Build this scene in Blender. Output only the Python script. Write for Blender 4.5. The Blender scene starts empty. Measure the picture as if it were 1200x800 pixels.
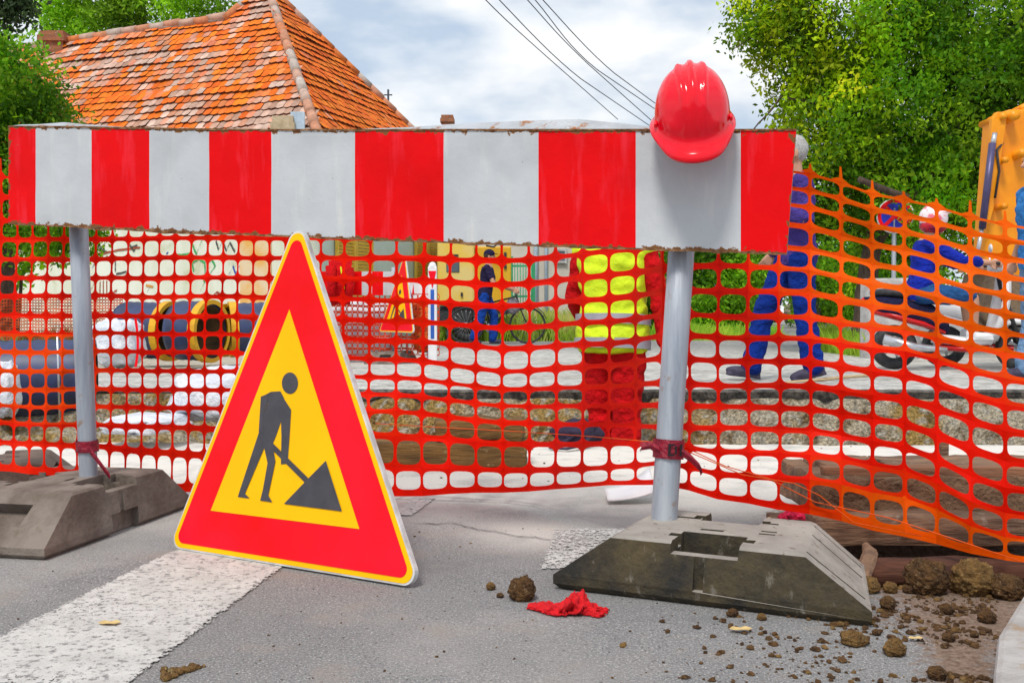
import bpy, bmesh, math, random
import numpy as np
from mathutils import Vector, Matrix, noise as mnoise
random.seed(7); np.random.seed(7)
rnd = random.uniform
S = bpy.context.scene
COL = S.collection
CAMZ, FPX = 0.65, 1200.0
PITCH = math.atan(35.0/1200.0)
FW = Vector((0, math.cos(PITCH), -math.sin(PITCH))); UP = Vector((0, math.sin(PITCH), math.cos(PITCH)))

def ray(px, py): return FW + Vector((1,0,0))*((px-600)/FPX) + UP*((400-py)/FPX)
def P(px, py, Y):
    d = ray(px, py); t = Y/d.y
    return Vector((0,0,CAMZ)) + d*t
def G(px, py, z=0.0):
    d = ray(px, py); t = (z-CAMZ)/d.z
    return Vector((0,0,CAMZ)) + d*t
def PL(px, py, p0, n):
    d = ray(px, py); o = Vector((0,0,CAMZ)); t = (p0-o).dot(n)/d.dot(n)
    return o + d*t

# ------------------------------------------------------------------ materials
def new_mat(name):
    m = bpy.data.materials.new(name); m.use_nodes = True
    nt = m.node_tree; b = nt.nodes['Principled BSDF']
    return m, nt, b
def N(nt, typ, **kw):
    n = nt.nodes.new(typ)
    for k, v in kw.items():
        if hasattr(n, k): setattr(n, k, v)
        else: n.inputs[k].default_value = v
    return n
def col4(c): return (c[0], c[1], c[2], 1)
def noise_fac(nt, scale, lo, hi, detail=6, stretch=None, rough=.6, coord='Object'):
    tc = N(nt, 'ShaderNodeTexCoord')
    src = tc.outputs[coord]
    if stretch:
        mp = N(nt, 'ShaderNodeMapping'); mp.inputs['Scale'].default_value = stretch
        nt.links.new(src, mp.inputs[0]); src = mp.outputs[0]
    nz = N(nt, 'ShaderNodeTexNoise'); nz.inputs['Scale'].default_value = scale
    nz.inputs['Detail'].default_value = detail; nz.inputs['Roughness'].default_value = rough
    nt.links.new(src, nz.inputs['Vector'])
    mr = N(nt, 'ShaderNodeMapRange'); mr.inputs[1].default_value = lo; mr.inputs[2].default_value = hi
    nt.links.new(nz.outputs['Fac'], mr.inputs[0])
    return mr.outputs[0]
def mixc(nt, fac, a, b, blend='MIX'):
    mx = N(nt, 'ShaderNodeMix'); mx.data_type = 'RGBA'; mx.blend_type = blend
    for sock, v in ((mx.inputs[0], fac), (mx.inputs[6], a), (mx.inputs[7], b)):
        if hasattr(v, 'is_linked') or isinstance(v, bpy.types.NodeSocket): nt.links.new(v, sock)
        elif isinstance(v, (int, float)): sock.default_value = v
        else: sock.default_value = col4(v)
    return mx.outputs[2]
def bump(nt, b, h, strength=.4, dist=.01):
    bp = N(nt, 'ShaderNodeBump'); bp.inputs['Strength'].default_value = strength; bp.inputs['Distance'].default_value = dist
    nt.links.new(h, bp.inputs['Height']); nt.links.new(bp.outputs[0], b.inputs['Normal'])
def mat(name, c1, c2=None, scale=8, lo=.4, hi=.62, rough=.7, bmp=0, bscale=60, bdist=.01, metal=0, stretch=None, c3=None, s3=40, lo3=.6, hi3=.7, spec=.4, trans=0):
    m, nt, b = new_mat(name)
    b.inputs['Roughness'].default_value = rough; b.inputs['Metallic'].default_value = metal
    b.inputs['Specular IOR Level'].default_value = spec
    c = None
    if c2 is None: c2 = tuple(x*.8 for x in c1)
    c = mixc(nt, noise_fac(nt, scale, lo, hi, stretch=stretch), c1, c2)
    if c3 is not None: c = mixc(nt, noise_fac(nt, s3, lo3, hi3), c, c3)
    nt.links.new(c, b.inputs['Base Color'])
    if bmp: bump(nt, b, noise_fac(nt, bscale, .2, .8, stretch=stretch), bmp, bdist)
    if trans:
        tr = N(nt, 'ShaderNodeBsdfTranslucent'); nt.links.new(c, tr.inputs[0])
        ms = N(nt, 'ShaderNodeMixShader'); ms.inputs[0].default_value = trans
        nt.links.new(b.outputs[0], ms.inputs[1]); nt.links.new(tr.outputs[0], ms.inputs[2])
        nt.links.new(ms.outputs[0], nt.nodes['Material Output'].inputs[0])
    return m
M = {}
M['red_glove'] = mat('red_glove', (.75,.006,.012), (.5,.002,.008), scale=60, bmp=.5, bscale=260, rough=.85)
M['pink_glove'] = mat('pink_glove', (.85,.03,.12), (.65,.01,.06), scale=60, bmp=.4, bscale=200, rough=.8)
M['galv'] = mat('galvanised', (.46,.49,.53), (.25,.28,.34), scale=26, lo=.33, hi=.68, rough=.5, metal=.25, bmp=.15, bscale=90, c3=(.30,.19,.12), s3=24, lo3=.62, hi3=.74, stretch=(1,1,.10))
M['rust'] = mat('rust', (.14,.055,.02), (.34,.18,.08), scale=60, rough=.9, bmp=.6, bscale=140)
M['captin'] = mat('tin', (.48,.50,.53), (.38,.40,.42), scale=9, rough=.45, metal=.3, c3=(.33,.13,.04), s3=22, lo3=.56, hi3=.64, bmp=.2, bscale=60)
M['tape'] = mat('maroon_tape', (.33,.008,.03), (.20,.004,.02), scale=50, rough=.3, bmp=.6, bscale=70)
M['black'] = mat('black_rubber', (.02,.02,.022), (.045,.045,.05), scale=18, rough=.6, bmp=.2)
M['ink'] = mat('black_ink', (.008,.008,.01), rough=.5)
M['pict'] = mat('pictogram_black', (.045,.042,.05), (.06,.056,.065), scale=20, rough=.35)
M['sign_red'] = mat('sign_red', (.80,.001,.003), (.90,.008,.035), scale=2.2, lo=.35, hi=.75, rough=.32, spec=.15, bmp=.06, bscale=9, c3=(.50,.02,.02), s3=110, lo3=.68, hi3=.76)  # broad pink patches put a soft sheen into the red; specks are scratches
M['sign_yellow'] = mat('sign_yellow', (.90,.47,.001), (.93,.51,.002), scale=4, rough=.3, spec=.12, c3=(.55,.36,.05), s3=120, lo3=.7, hi3=.78)
M['sign_rim'] = mat('sign_aluminium', (.74,.74,.74), (.55,.55,.53), scale=22, rough=.35, metal=.35, c3=(.28,.2,.12), s3=70, lo3=.66, hi3=.74)
M['helmet'] = mat('helmet_plastic', (.88,.001,.012), (.90,.002,.02), scale=6, rough=.14, spec=.42, c3=(.62,.05,.05), s3=90, lo3=.70, hi3=.76)
M['wood_old'] = mat('weathered_wood', (.29,.17,.10), (.15,.09,.06), scale=7, rough=.9, bmp=.8, bscale=26, stretch=(.35,3,3), c3=(.30,.23,.17), s3=30, lo3=.58, hi3=.7)
M['wood_log'] = mat('log_wood', (.22,.12,.035), (.11,.06,.02), scale=6, rough=.9, bmp=.9, bscale=22, stretch=(.5,4,4), c3=(.34,.24,.12), s3=24, lo3=.6, hi3=.72)
M['wood_pale'] = mat('pale_wood', (.55,.41,.24), (.42,.30,.17), scale=10, rough=.8, bmp=.4, bscale=40, stretch=(.5,4,4))
M['clod'] = mat('soil_clod', (.21,.105,.035), (.075,.035,.014), scale=40, rough=1, bmp=1, bscale=120, bdist=.02, c3=(.36,.23,.11), s3=90, lo3=.58, hi3=.68)
M['clod_y'] = mat('yellow_clay', (.35,.195,.06), (.19,.10,.032), scale=36, rough=1, bmp=1, bscale=120, bdist=.02, c3=(.50,.36,.16), s3=85, lo3=.58, hi3=.68)
M['stone'] = mat('pale_stone', (.52,.47,.39), (.38,.33,.26), scale=16, rough=.95, bmp=.6, bscale=60)
M['leaf_dry'] = mat('dry_leaf', (.62,.46,.20), (.40,.26,.10), scale=30, rough=.8)
M['skin'] = mat('skin', (.56,.30,.20), (.49,.25,.16), scale=14, rough=.55, spec=.35)
M['hair_grey'] = mat('grey_hair', (.50,.49,.48), (.34,.33,.32), scale=60, rough=.8, bmp=.6, bscale=120)
M['hair_dark'] = mat('dark_hair', (.035,.025,.02), (.06,.04,.03), scale=60, rough=.7, bmp=.6, bscale=120)
def cloth(name, c, d=.6, sc=5): return mat(name, c, tuple(x*d for x in c), scale=sc, lo=.3, hi=.7, rough=.9, bmp=.8, bscale=17, bdist=.05, spec=.2)
M['blue_work'] = cloth('blue_work_cloth', (.003,.034,.30)); M['purple_work'] = cloth('violet_work_cloth', (.085,.055,.32))
M['red_work'] = cloth('red_work_cloth', (.78,.004,.008), .55); M['navy'] = cloth('navy_cloth', (.03,.022,.08)); M['jeans'] = cloth('blue_jeans', (.01,.07,.42), .6)
M['royal'] = cloth('royal_blue_cloth', (.012,.035,.50)); M['denim'] = cloth('denim', (.03,.13,.36)); M['shade_navy'] = cloth('dark_navy', (.02,.02,.07))
M['sky_shirt'] = cloth('light_blue_cloth', (.05,.27,.72)); M['pale_jean'] = cloth('pale_denim', (.22,.38,.62))
M['hivis'] = mat('hi_vis_yellow', (.68,.86,.01), (.55,.72,.01), scale=6, rough=.75, bmp=.4, bscale=16, bdist=.03)
M['reflect'] = mat('reflective_grey', (.38,.37,.42), (.30,.29,.34), scale=10, rough=.4, metal=.2)
M['white_plastic'] = mat('white_plastic', (.82,.82,.83), (.72,.72,.74), scale=5, rough=.35, bmp=.05)
M['white_sheet'] = mat('white_sheeting', (.82,.83,.86), (.62,.66,.74), scale=7, rough=.4, bmp=.8, bscale=9, bdist=.05)
M['shoe_dark'] = mat('dark_shoe', (.03,.025,.05), (.06,.05,.09), scale=20, rough=.7)
M['bag'] = mat('dark_bag', (.035,.025,.06), (.02,.014,.035), scale=8, rough=.8, bmp=.6, bscale=25, bdist=.03)
M['pipe_blue'] = mat('black_pipe', (.016,.034,.125), (.010,.018,.06), scale=8, rough=.42, spec=.8)
M['pipe_in'] = mat('pipe_inside', (.035,.018,.008), (.12,.065,.02), scale=5, rough=.8)
M['collar'] = mat('yellow_collar', (.74,.40,.01), (.60,.30,.01), scale=8, rough=.5)
M['orange_paint'] = mat('orange_machine_paint', (.90,.33,.003), (.82,.27,.003), scale=4, rough=.38, c3=(.25,.12,.04), s3=30, lo3=.66, hi3=.72)
M['steel'] = mat('bright_steel', (.62,.63,.66), (.5,.5,.53), scale=12, rough=.25, metal=.7)
M['violet_steel'] = mat('dark_ram', (.10,.085,.19), (.07,.06,.13), scale=12, rough=.4, metal=.3)
M['mud_steel'] = mat('muddy_steel', (.24,.17,.10), (.14,.10,.07), scale=9, rough=.85, bmp=.6, bscale=30)
M['cab_yellow'] = mat('trailer_yellow', (.82,.56,.09), (.78,.60,.22), scale=1.6, rough=.5)
M['cab_yellow2'] = mat('trailer_amber', (.74,.42,.015), (.68,.36,.01), scale=2, rough=.5)
M['glass'] = mat('dark_glass', (.05,.07,.09), (.10,.13,.16), scale=2, rough=.08, spec=.9)
M['concrete'] = mat('concrete', (.52,.51,.50), (.38,.37,.36), scale=6, rough=.95, bmp=.4, bscale=50, c3=(.22,.21,.20), s3=14, lo3=.58, hi3=.72)
M['kerb'] = mat('kerb_concrete', (.47,.45,.435), (.34,.32,.305), scale=9, rough=.95, bmp=.5, bscale=120, c3=(.34,.24,.16), s3=16, lo3=.56, hi3=.72)
M['wall_white'] = mat('whitewash', (.80,.83,.74), (.68,.71,.57), scale=1.3, rough=.95, bmp=.3, bscale=25, stretch=(1.6,1.6,.5), c3=(.42,.43,.18), s3=2.2, lo3=.58, hi3=.78)
M['wall_green'] = mat('pale_green_wall', (.60,.70,.60), (.52,.61,.52), scale=1.5, rough=.95)
M['shutter'] = mat('shutter_yellow', (.82,.54,.08), (.74,.46,.05), scale=5, rough=.7)
M['wall_beige'] = mat('beige_wall', (.62,.57,.49), (.54,.49,.42), scale=1.2, rough=.95, bmp=.2, bscale=20)
M['pipe_paint'] = mat('downpipe_blue', (.48,.58,.68), rough=.5)
M['fence_green'] = mat('green_paint', (.04,.36,.16), (.03,.28,.12), rough=.6)
M['brick'] = mat('old_brick', (.34,.13,.06), (.22,.085,.045), scale=9, rough=.95, bmp=.5, bscale=40, c3=(.42,.32,.24), s3=18, lo3=.58, hi3=.68)
M['cream_brick'] = mat('cream_plaster', (.55,.44,.30), (.42,.32,.2), scale=8, rough=.95, bmp=.4)
M['bark'] = mat('bark', (.17,.12,.09), (.09,.06,.045), scale=7, rough=1, bmp=1, bscale=22, bdist=.04, stretch=(2.5,2.5,.5))
M['car_white'] = mat('white_car_paint', (.72,.74,.78), (.66,.68,.72), scale=2, rough=.2, spec=.7)
M['car_dark'] = mat('dark_car_paint', (.03,.035,.10), rough=.2, spec=.7)
M['van_brown'] = mat('brown_tarp', (.42,.31,.24), (.34,.24,.18), scale=4, rough=.8)
M['lamp_red'] = mat('tail_lamp', (.6,.01,.01), rough=.25)
M['blue_sign'] = mat('sign_blue', (.012,.03,.55), rough=.35)
M['sign_white'] = mat('sign_white', (.82,.82,.82), rough=.35)
M['wire'] = mat('wire', (.05,.06,.08), rough=.6)
M['plaid'] = mat('plaid_dress', (.18,.32,.66), (.62,.72,.86), scale=16, lo=.46, hi=.54, rough=.9)
M['wetwhite'] = M['white_plastic']
M['blue_plastic'] = mat('blue_plastic', (.03,.12,.5), rough=.4)
M['graf_r'] = mat('graffiti_red', (.42,.09,.05), rough=.9); M['graf_g'] = mat('graffiti_green', (.05,.42,.12), rough=.9)
M['graf_k'] = mat('graffiti_dark', (.09,.10,.09), rough=.9); M['graf_b'] = mat('graffiti_blue', (.05,.10,.45), rough=.9); M['graf_o'] = mat('graffiti_orange', (.75,.36,.08), rough=.9)
M['crack'] = mat('tar_crack', (.06,.06,.06), rough=.95)

def attr_mat(name, attr, rough=.85, nscale=40, amt=.35, bmp=.4, bscale=60, trans=0.0, bdist=.01, spec=.3):
    m, nt, b = new_mat(name)
    a = N(nt, 'ShaderNodeAttribute'); a.attribute_name = attr
    f = noise_fac(nt, nscale, .3, .75)
    mr = N(nt, 'ShaderNodeMapRange'); mr.inputs[3].default_value = 1-amt; mr.inputs[4].default_value = 1+amt*.6
    nt.links.new(f, mr.inputs[0])
    hv = N(nt, 'ShaderNodeHueSaturation'); nt.links.new(a.outputs['Color'], hv.inputs['Color']); nt.links.new(mr.outputs[0], hv.inputs['Value'])
    nt.links.new(hv.outputs[0], b.inputs['Base Color']); b.inputs['Roughness'].default_value = rough
    b.inputs['Specular IOR Level'].default_value = spec
    if bmp: bump(nt, b, noise_fac(nt, bscale, .2, .8), bmp, bdist)
    if trans:
        tr = N(nt, 'ShaderNodeBsdfTranslucent'); nt.links.new(hv.outputs[0], tr.inputs[0])
        ms = N(nt, 'ShaderNodeMixShader'); ms.inputs[0].default_value = trans
        nt.links.new(b.outputs[0], ms.inputs[1]); nt.links.new(tr.outputs[0], ms.inputs[2])
        nt.links.new(ms.outputs[0], nt.nodes['Material Output'].inputs[0])
    return m
M['tile'] = attr_mat('roof_tile', 'col', nscale=9, amt=.3, bmp=.4, bscale=30)
M['leaf'] = attr_mat('leaf', 'col', rough=.6, nscale=3, amt=.25, bmp=0, trans=.5, spec=.25)
M['grass'] = attr_mat('grass_blade', 'col', rough=.7, nscale=3, amt=.2, bmp=0, trans=.3)
M['earth'] = attr_mat('earth', 'col', rough=1, nscale=13, amt=.5, bmp=1, bscale=26, bdist=.05)
M['gravel_soil'] = attr_mat('gravel_soil', 'col', rough=1, nscale=46, amt=.72, bmp=1, bscale=60, bdist=.06)
M['net'] = attr_mat('net_plastic', 'col', rough=.45, nscale=20, amt=.12, bmp=.15, bscale=70, trans=.30, spec=.08)

def rust_paint(name, c1, c2, streak):
    m, nt, b = new_mat(name)
    base = mixc(nt, noise_fac(nt, 5, .38, .66, stretch=(1,1,.6)), c1, c2)
    base = mixc(nt, noise_fac(nt, 9, .54, .76, stretch=(3,3,.45)), base, streak)
    base = mixc(nt, noise_fac(nt, 3.2, .50, .75, detail=3), base, tuple(.86*x for x in c2))
    base = mixc(nt, noise_fac(nt, 130, .70, .76), base, (.25,.12,.06))
    a = N(nt, 'ShaderNodeAttribute'); a.attribute_name = 'edge'
    nz = noise_fac(nt, 48, .25, .75, detail=8)
    ad = N(nt, 'ShaderNodeMath', operation='ADD'); nt.links.new(a.outputs['Fac'], ad.inputs[0]); nt.links.new(nz, ad.inputs[1])
    mr = N(nt, 'ShaderNodeMapRange'); mr.inputs[1].default_value = 1.40; mr.inputs[2].default_value = 1.47; nt.links.new(ad.outputs[0], mr.inputs[0])
    base = mixc(nt, mr.outputs[0], base, (.20,.085,.03))
    nt.links.new(base, b.inputs['Base Color']); b.inputs['Roughness'].default_value = .38; b.inputs['Specular IOR Level'].default_value = .12
    bump(nt, b, noise_fac(nt, 7, .2, .8), .25, .01)
    return m
M['board_red'] = rust_paint('board_red_paint', (.84,.001,.003), (.76,.001,.003), (.88,.03,.05))
M['board_white'] = rust_paint('board_white_paint', (.57,.59,.61), (.50,.52,.54), (.64,.645,.63))

def asphalt():
    m, nt, b = new_mat('asphalt')
    base = mixc(nt, noise_fac(nt, 2.2, .35, .68), (.228,.223,.222), (.295,.288,.28))
    base = mixc(nt, noise_fac(nt, 150, .42, .62, detail=8, rough=.75), base, (.14,.14,.145))
    base = mixc(nt, noise_fac(nt, 230, .56, .66, detail=3), base, (.48,.47,.455))
    base = mixc(nt, noise_fac(nt, 85, .66, .71, detail=2), base, (.055,.05,.048))
    base = mixc(nt, noise_fac(nt, .9, .5, .75), base, (.37,.35,.33))
    base = mixc(nt, noise_fac(nt, 4.5, .56, .78), base, (.29,.25,.215))
    base = mixc(nt, noise_fac(nt, 2.6, .60, .74, detail=9), base, (.17,.165,.165))
    d = N(nt, 'ShaderNodeAttribute'); d.attribute_name = 'dust'
    dn = N(nt, 'ShaderNodeMath', operation='MULTIPLY'); nt.links.new(d.outputs['Fac'], dn.inputs[0]); nt.links.new(noise_fac(nt, 5, .1, .5), dn.inputs[1])
    base = mixc(nt, dn.outputs[0], base, (.74,.70,.64))
    s = N(nt, 'ShaderNodeAttribute'); s.attribute_name = 'soil'
    ad = N(nt, 'ShaderNodeMath', operation='ADD'); nt.links.new(s.outputs['Fac'], ad.inputs[0]); nt.links.new(noise_fac(nt, 34, .2, .8, detail=10, rough=.75), ad.inputs[1])
    mr = N(nt, 'ShaderNodeMapRange'); mr.inputs[1].default_value = .90; mr.inputs[2].default_value = 1.12; nt.links.new(ad.outputs[0], mr.inputs[0])
    soilc = mixc(nt, noise_fac(nt, 70, .35, .65, detail=9, rough=.75), (.10,.058,.038), (.30,.22,.17))
    base = mixc(nt, mr.outputs[0], base, soilc)
    nt.links.new(base, b.inputs['Base Color']); b.inputs['Roughness'].default_value = .92; b.inputs['Specular IOR Level'].default_value = .25
    bump(nt, b, noise_fac(nt, 130, .2, .8, detail=8), .55, .006)
    return m
M['asphalt'] = asphalt()
def worn_paint():
    m, nt, b = new_mat('worn_road_paint')
    c = mixc(nt, noise_fac(nt, 12, .35, .7), (.60,.59,.565), (.46,.45,.43))
    c = mixc(nt, noise_fac(nt, 62, .53, .60, detail=7, rough=.7), c, (.24,.235,.23))
    nt.links.new(c, b.inputs['Base Color']); b.inputs['Roughness'].default_value = .9
    a = N(nt, 'ShaderNodeAttribute'); a.attribute_name = 'wear'
    ad = N(nt, 'ShaderNodeMath', operation='ADD'); nt.links.new(a.outputs['Fac'], ad.inputs[0]); nt.links.new(noise_fac(nt, 120, .25, .75, detail=8), ad.inputs[1])
    mr = N(nt, 'ShaderNodeMapRange'); mr.inputs[1].default_value = .84; mr.inputs[2].default_value = .92; nt.links.new(ad.outputs[0], mr.inputs[0])
    tp = N(nt, 'ShaderNodeBsdfTransparent'); ms = N(nt, 'ShaderNodeMixShader')
    nt.links.new(mr.outputs[0], ms.inputs[0]); nt.links.new(b.outputs[0], ms.inputs[1]); nt.links.new(tp.outputs[0], ms.inputs[2])
    nt.links.new(ms.outputs[0], nt.nodes['Material Output'].inputs[0])
    bump(nt, b, noise_fac(nt, 130, .2, .8, detail=8), .5, .006)
    return m
M['road_paint'] = worn_paint()
def base_rubber():
    m, nt, b = new_mat('dusty_rubber')
    g = N(nt, 'ShaderNodeNewGeometry'); sx = N(nt, 'ShaderNodeSeparateXYZ'); nt.links.new(g.outputs['Normal'], sx.inputs[0])
    side = mixc(nt, noise_fac(nt, 9, .36, .66, detail=9, rough=.7), (.018,.016,.013), (.082,.060,.026))
    side = mixc(nt, noise_fac(nt, 34, .60, .74, stretch=(1,1,.5)), side, (.20,.18,.15))
    top = mixc(nt, noise_fac(nt, 7, .35, .65), (.37,.34,.30), (.25,.225,.20))
    top = mixc(nt, noise_fac(nt, 40, .60, .68), top, (.14,.10,.07))
    mr = N(nt, 'ShaderNodeMapRange'); mr.inputs[1].default_value = .62; mr.inputs[2].default_value = .86
    ad = N(nt, 'ShaderNodeMath', operation='ADD'); nt.links.new(sx.outputs[2], ad.inputs[0])
    nz = N(nt, 'ShaderNodeMath', operation='MULTIPLY'); nt.links.new(noise_fac(nt, 18, .2, .8), nz.inputs[0]); nz.inputs[1].default_value = .2
    nt.links.new(nz.outputs[0], ad.inputs[1]); nt.links.new(ad.outputs[0], mr.inputs[0])
    c = mixc(nt, mr.outputs[0], side, top)
    nt.links.new(c, b.inputs['Base Color']); b.inputs['Roughness'].default_value = .85
    bump(nt, b, noise_fac(nt, 50, .2, .8, detail=8), .45, .012)
    return m
M['rubber'] = base_rubber()
M['rubber_brown'] = mat('brown_rubber', (.16,.115,.09), (.10,.075,.06), scale=9, rough=.9, bmp=.4, bscale=50)
def base_rubber2():
    m = mat('dusty_brown_rubber', (.225,.185,.155), (.12,.09,.072), scale=8, rough=.88, bmp=.5, bscale=45, c3=(.13,.10,.07), s3=20, lo3=.58, hi3=.72)
    return m
M['rubber_tan'] = base_rubber2()

# ------------------------------------------------------------------ mesh builder
class MB:
    def __init__(s): s.v = []; s.f = []; s.mi = []; s.sm = []
    def add(s, vs, fs, m=0, smooth=False, T=None):
        o = len(s.v)
        for v in vs:
            v = Vector(v); s.v.append(T @ v if T is not None else v)
        for f in fs: s.f.append([i+o for i in f]); s.mi.append(m); s.sm.append(smooth)
    def box(s, c, size, m=0, T=None, R=None, bev=0):
        x, y, z = size[0]/2, size[1]/2, size[2]/2; c = Vector(c)
        if bev:
            bm = bmesh.new(); bmesh.ops.create_cube(bm, size=1)
            for v in bm.verts: v.co = Vector((v.co.x*size[0], v.co.y*size[1], v.co.z*size[2]))
            bmesh.ops.bevel(bm, geom=list(bm.edges), offset=bev, segments=2, affect='EDGES', profile=.5)
            vs = [v.co.copy() for v in bm.verts]; bm.verts.index_update(); fs = [[v.index for v in f.verts] for f in bm.faces]; bm.free()
        else:
            vs = [Vector((a*x, b*y, d*z)) for a in (-1,1) for b in (-1,1) for d in (-1,1)]
            fs = [(0,1,3,2),(4,6,7,5),(0,4,5,1),(2,3,7,6),(0,2,6,4),(1,5,7,3)]
        if R is not None: vs = [R @ v for v in vs]
        s.add([v+c for v in vs], fs, m, False, T)
    def tube(s, pts, r, n=10, m=0, cap=True, T=None, flat=None, closed=False, smooth=True):
        pts = [Vector(p) for p in pts]; k = len(pts)
        rs = r if isinstance(r, (list, tuple)) else [r]*k
        vs = []; fs = []; ref = None
        for i, p in enumerate(pts):
            if closed: t = pts[(i+1)%k]-pts[i-1]
            else: t = pts[min(i+1,k-1)]-pts[max(i-1,0)]
            if t.length < 1e-9: t = Vector((0,0,1))
            t.normalize()
            if ref is None:
                ref = Vector((0,0,1)) if abs(t.z) < .9 else Vector((1,0,0))
            u = t.cross(ref)
            if u.length < 1e-6: u = t.cross(Vector((0,1,0)))
            u.normalize(); w = u.cross(t).normalized(); ref = w
            for j in range(n):
                a = 2*math.pi*j/n; q = u*math.cos(a)*rs[i] + w*math.sin(a)*rs[i]*(flat if flat else 1)
                vs.append(p+q)
        for i in range(k if closed else k-1):
            a0 = i*n; b0 = ((i+1)%k)*n
            for j in range(n):
                fs.append((a0+j, a0+(j+1)%n, b0+(j+1)%n, b0+j))
        if cap and not closed:
            fs.append(list(range(n))[::-1]); fs.append([ (k-1)*n+j for j in range(n)])
        s.add(vs, fs, m, smooth, T)
    def cyl(s, a, b, r, r2=None, n=16, m=0, T=None): s.tube([a, b], [r, r if r2 is None else r2], n, m, True, T)
    def lathe(s, prof, n=24, m=0, T=None, smooth=True):
        vs = []; fs = []
        for r, z in prof:
            for j in range(n):
                a = 2*math.pi*j/n; vs.append((r*math.cos(a), r*math.sin(a), z))
        for i in range(len(prof)-1):
            for j in range(n): fs.append((i*n+j, i*n+(j+1)%n, (i+1)*n+(j+1)%n, (i+1)*n+j))
        s.add(vs, fs, m, smooth, T)
    def ell(s, c, r, n=14, m=0, T=None, R=None, nz=0, nsc=6, seed=0, k=None):
        k = k or n//2+2; c = Vector(c); vs = []; fs = []
        for i in range(k+1):
            th = math.pi*i/k
            for j in range(n):
                ph = 2*math.pi*j/n
                d = Vector((math.sin(th)*math.cos(ph), math.sin(th)*math.sin(ph), math.cos(th)))
                q = 1 + (nz*mnoise.fractal(d*nsc*.5+Vector((seed*7.3,seed*1.7,0)), .8, 2, 5) if nz else 0)
                v = Vector((d.x*r[0]*q, d.y*r[1]*q, d.z*r[2]*q))
                if R is not None: v = R @ v
                vs.append(v+c)
        for i in range(k):
            for j in range(n): fs.append((i*n+j, (i+1)*n+j, (i+1)*n+(j+1)%n, i*n+(j+1)%n))
        s.add(vs, fs, m, True, T)
    def prism(s, poly, vec, m=0, T=None):
        n = len(poly); a = [Vector(p) for p in poly]; b = [p+Vector(vec) for p in a]
        s.add(a+b, [list(range(n)), list(range(n,2*n))[::-1]] + [(i,i+n,(i+1)%n+n,(i+1)%n) for i in range(n)], m, False, T)
    def quad(s, a, b, c, d, m=0, T=None): s.add([a,b,c,d], [(0,1,2,3)], m, False, T)
    def build(s, name, mats, parent=None, world=False, bev=0, attrs=None, fix=True):
        me = bpy.data.meshes.new(name)
        vs = s.v
        if parent is not None and world:
            o = parent.location; vs = [v-o for v in vs]
        me.from_pydata([tuple(v) for v in vs], [], s.f)
        if not isinstance(mats, (list, tuple)): mats = [mats]
        for m in mats: me.materials.append(M[m] if isinstance(m, str) else m)
        me.polygons.foreach_set('material_index', s.mi); me.polygons.foreach_set('use_smooth', s.sm)
        if fix:
            bm = bmesh.new(); bm.from_mesh(me); bmesh.ops.remove_doubles(bm, verts=bm.verts, dist=1e-6); bmesh.ops.recalc_face_normals(bm, faces=bm.faces); bm.to_mesh(me); bm.free()
        me.update()
        ob = bpy.data.objects.new(name, me); COL.objects.link(ob)
        if parent is not None: ob.parent = parent
        if bev:
            md = ob.modifiers.new('bevel', 'BEVEL'); md.width = bev; md.segments = 2; md.limit_method = 'ANGLE'; md.angle_limit = math.radians(40)
        return ob
def vattr(ob, name, vals, typ='FLOAT'):
    a = ob.data.attributes.new(name, typ, 'POINT'); a.data.foreach_set('value', vals)
def fcol(me, cols):          # one colour per face
    a = me.attributes.new('col', 'FLOAT_COLOR', 'CORNER')
    lt = np.empty(len(me.polygons), dtype=np.int32); me.polygons.foreach_get('loop_total', lt)
    c = np.repeat(np.c_[np.asarray(cols, dtype=np.float32), np.ones(len(cols), dtype=np.float32)], lt, axis=0)
    a.data.foreach_set('color', c.ravel())
def tag(o, label, cat, group=None, kind=None):
    if label: o['label'] = label
    if cat: o['category'] = cat
    if group: o['group'] = group
    if kind: o['kind'] = kind
    return o
def struct(o): o['kind'] = 'structure'; return o
def thing(name, loc, label, cat, group=None, rz=0):
    o = bpy.data.objects.new(name, None); COL.objects.link(o); o.location = Vector(loc); o.rotation_euler = (0,0,rz); o.empty_display_size = .1
    return tag(o, label, cat, group)
def copy_tree(o, parent=None):
    c = o.copy(); COL.objects.link(c); c.parent = parent
    for ch in list(o.children): copy_tree(ch, c)
    return c
def applied(ob):
    dg = bpy.context.evaluated_depsgraph_get(); dg.update()
    me = bpy.data.meshes.new_from_object(ob.evaluated_get(dg), depsgraph=dg)
    old = ob.data; ob.modifiers.clear(); ob.data = me; bpy.data.meshes.remove(old)
    return ob
def boolean(ob, cutters):
    cs = []
    for c in cutters:
        md = ob.modifiers.new('cut', 'BOOLEAN'); md.operation = 'DIFFERENCE'; md.solver = 'EXACT'; md.object = c; cs.append(c)
    applied(ob)
    for c in cs: bpy.data.objects.remove(c)
def smoothstep(a, b, x):
    t = max(0, min(1, (x-a)/(b-a))); return t*t*(3-2*t)
def fbm(x, y, z=0, o=5): return mnoise.fractal(Vector((x,y,z)), .9, 2.0, o)
def clamp(x, a=0., b=1.): return max(a, min(b, x))
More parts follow.
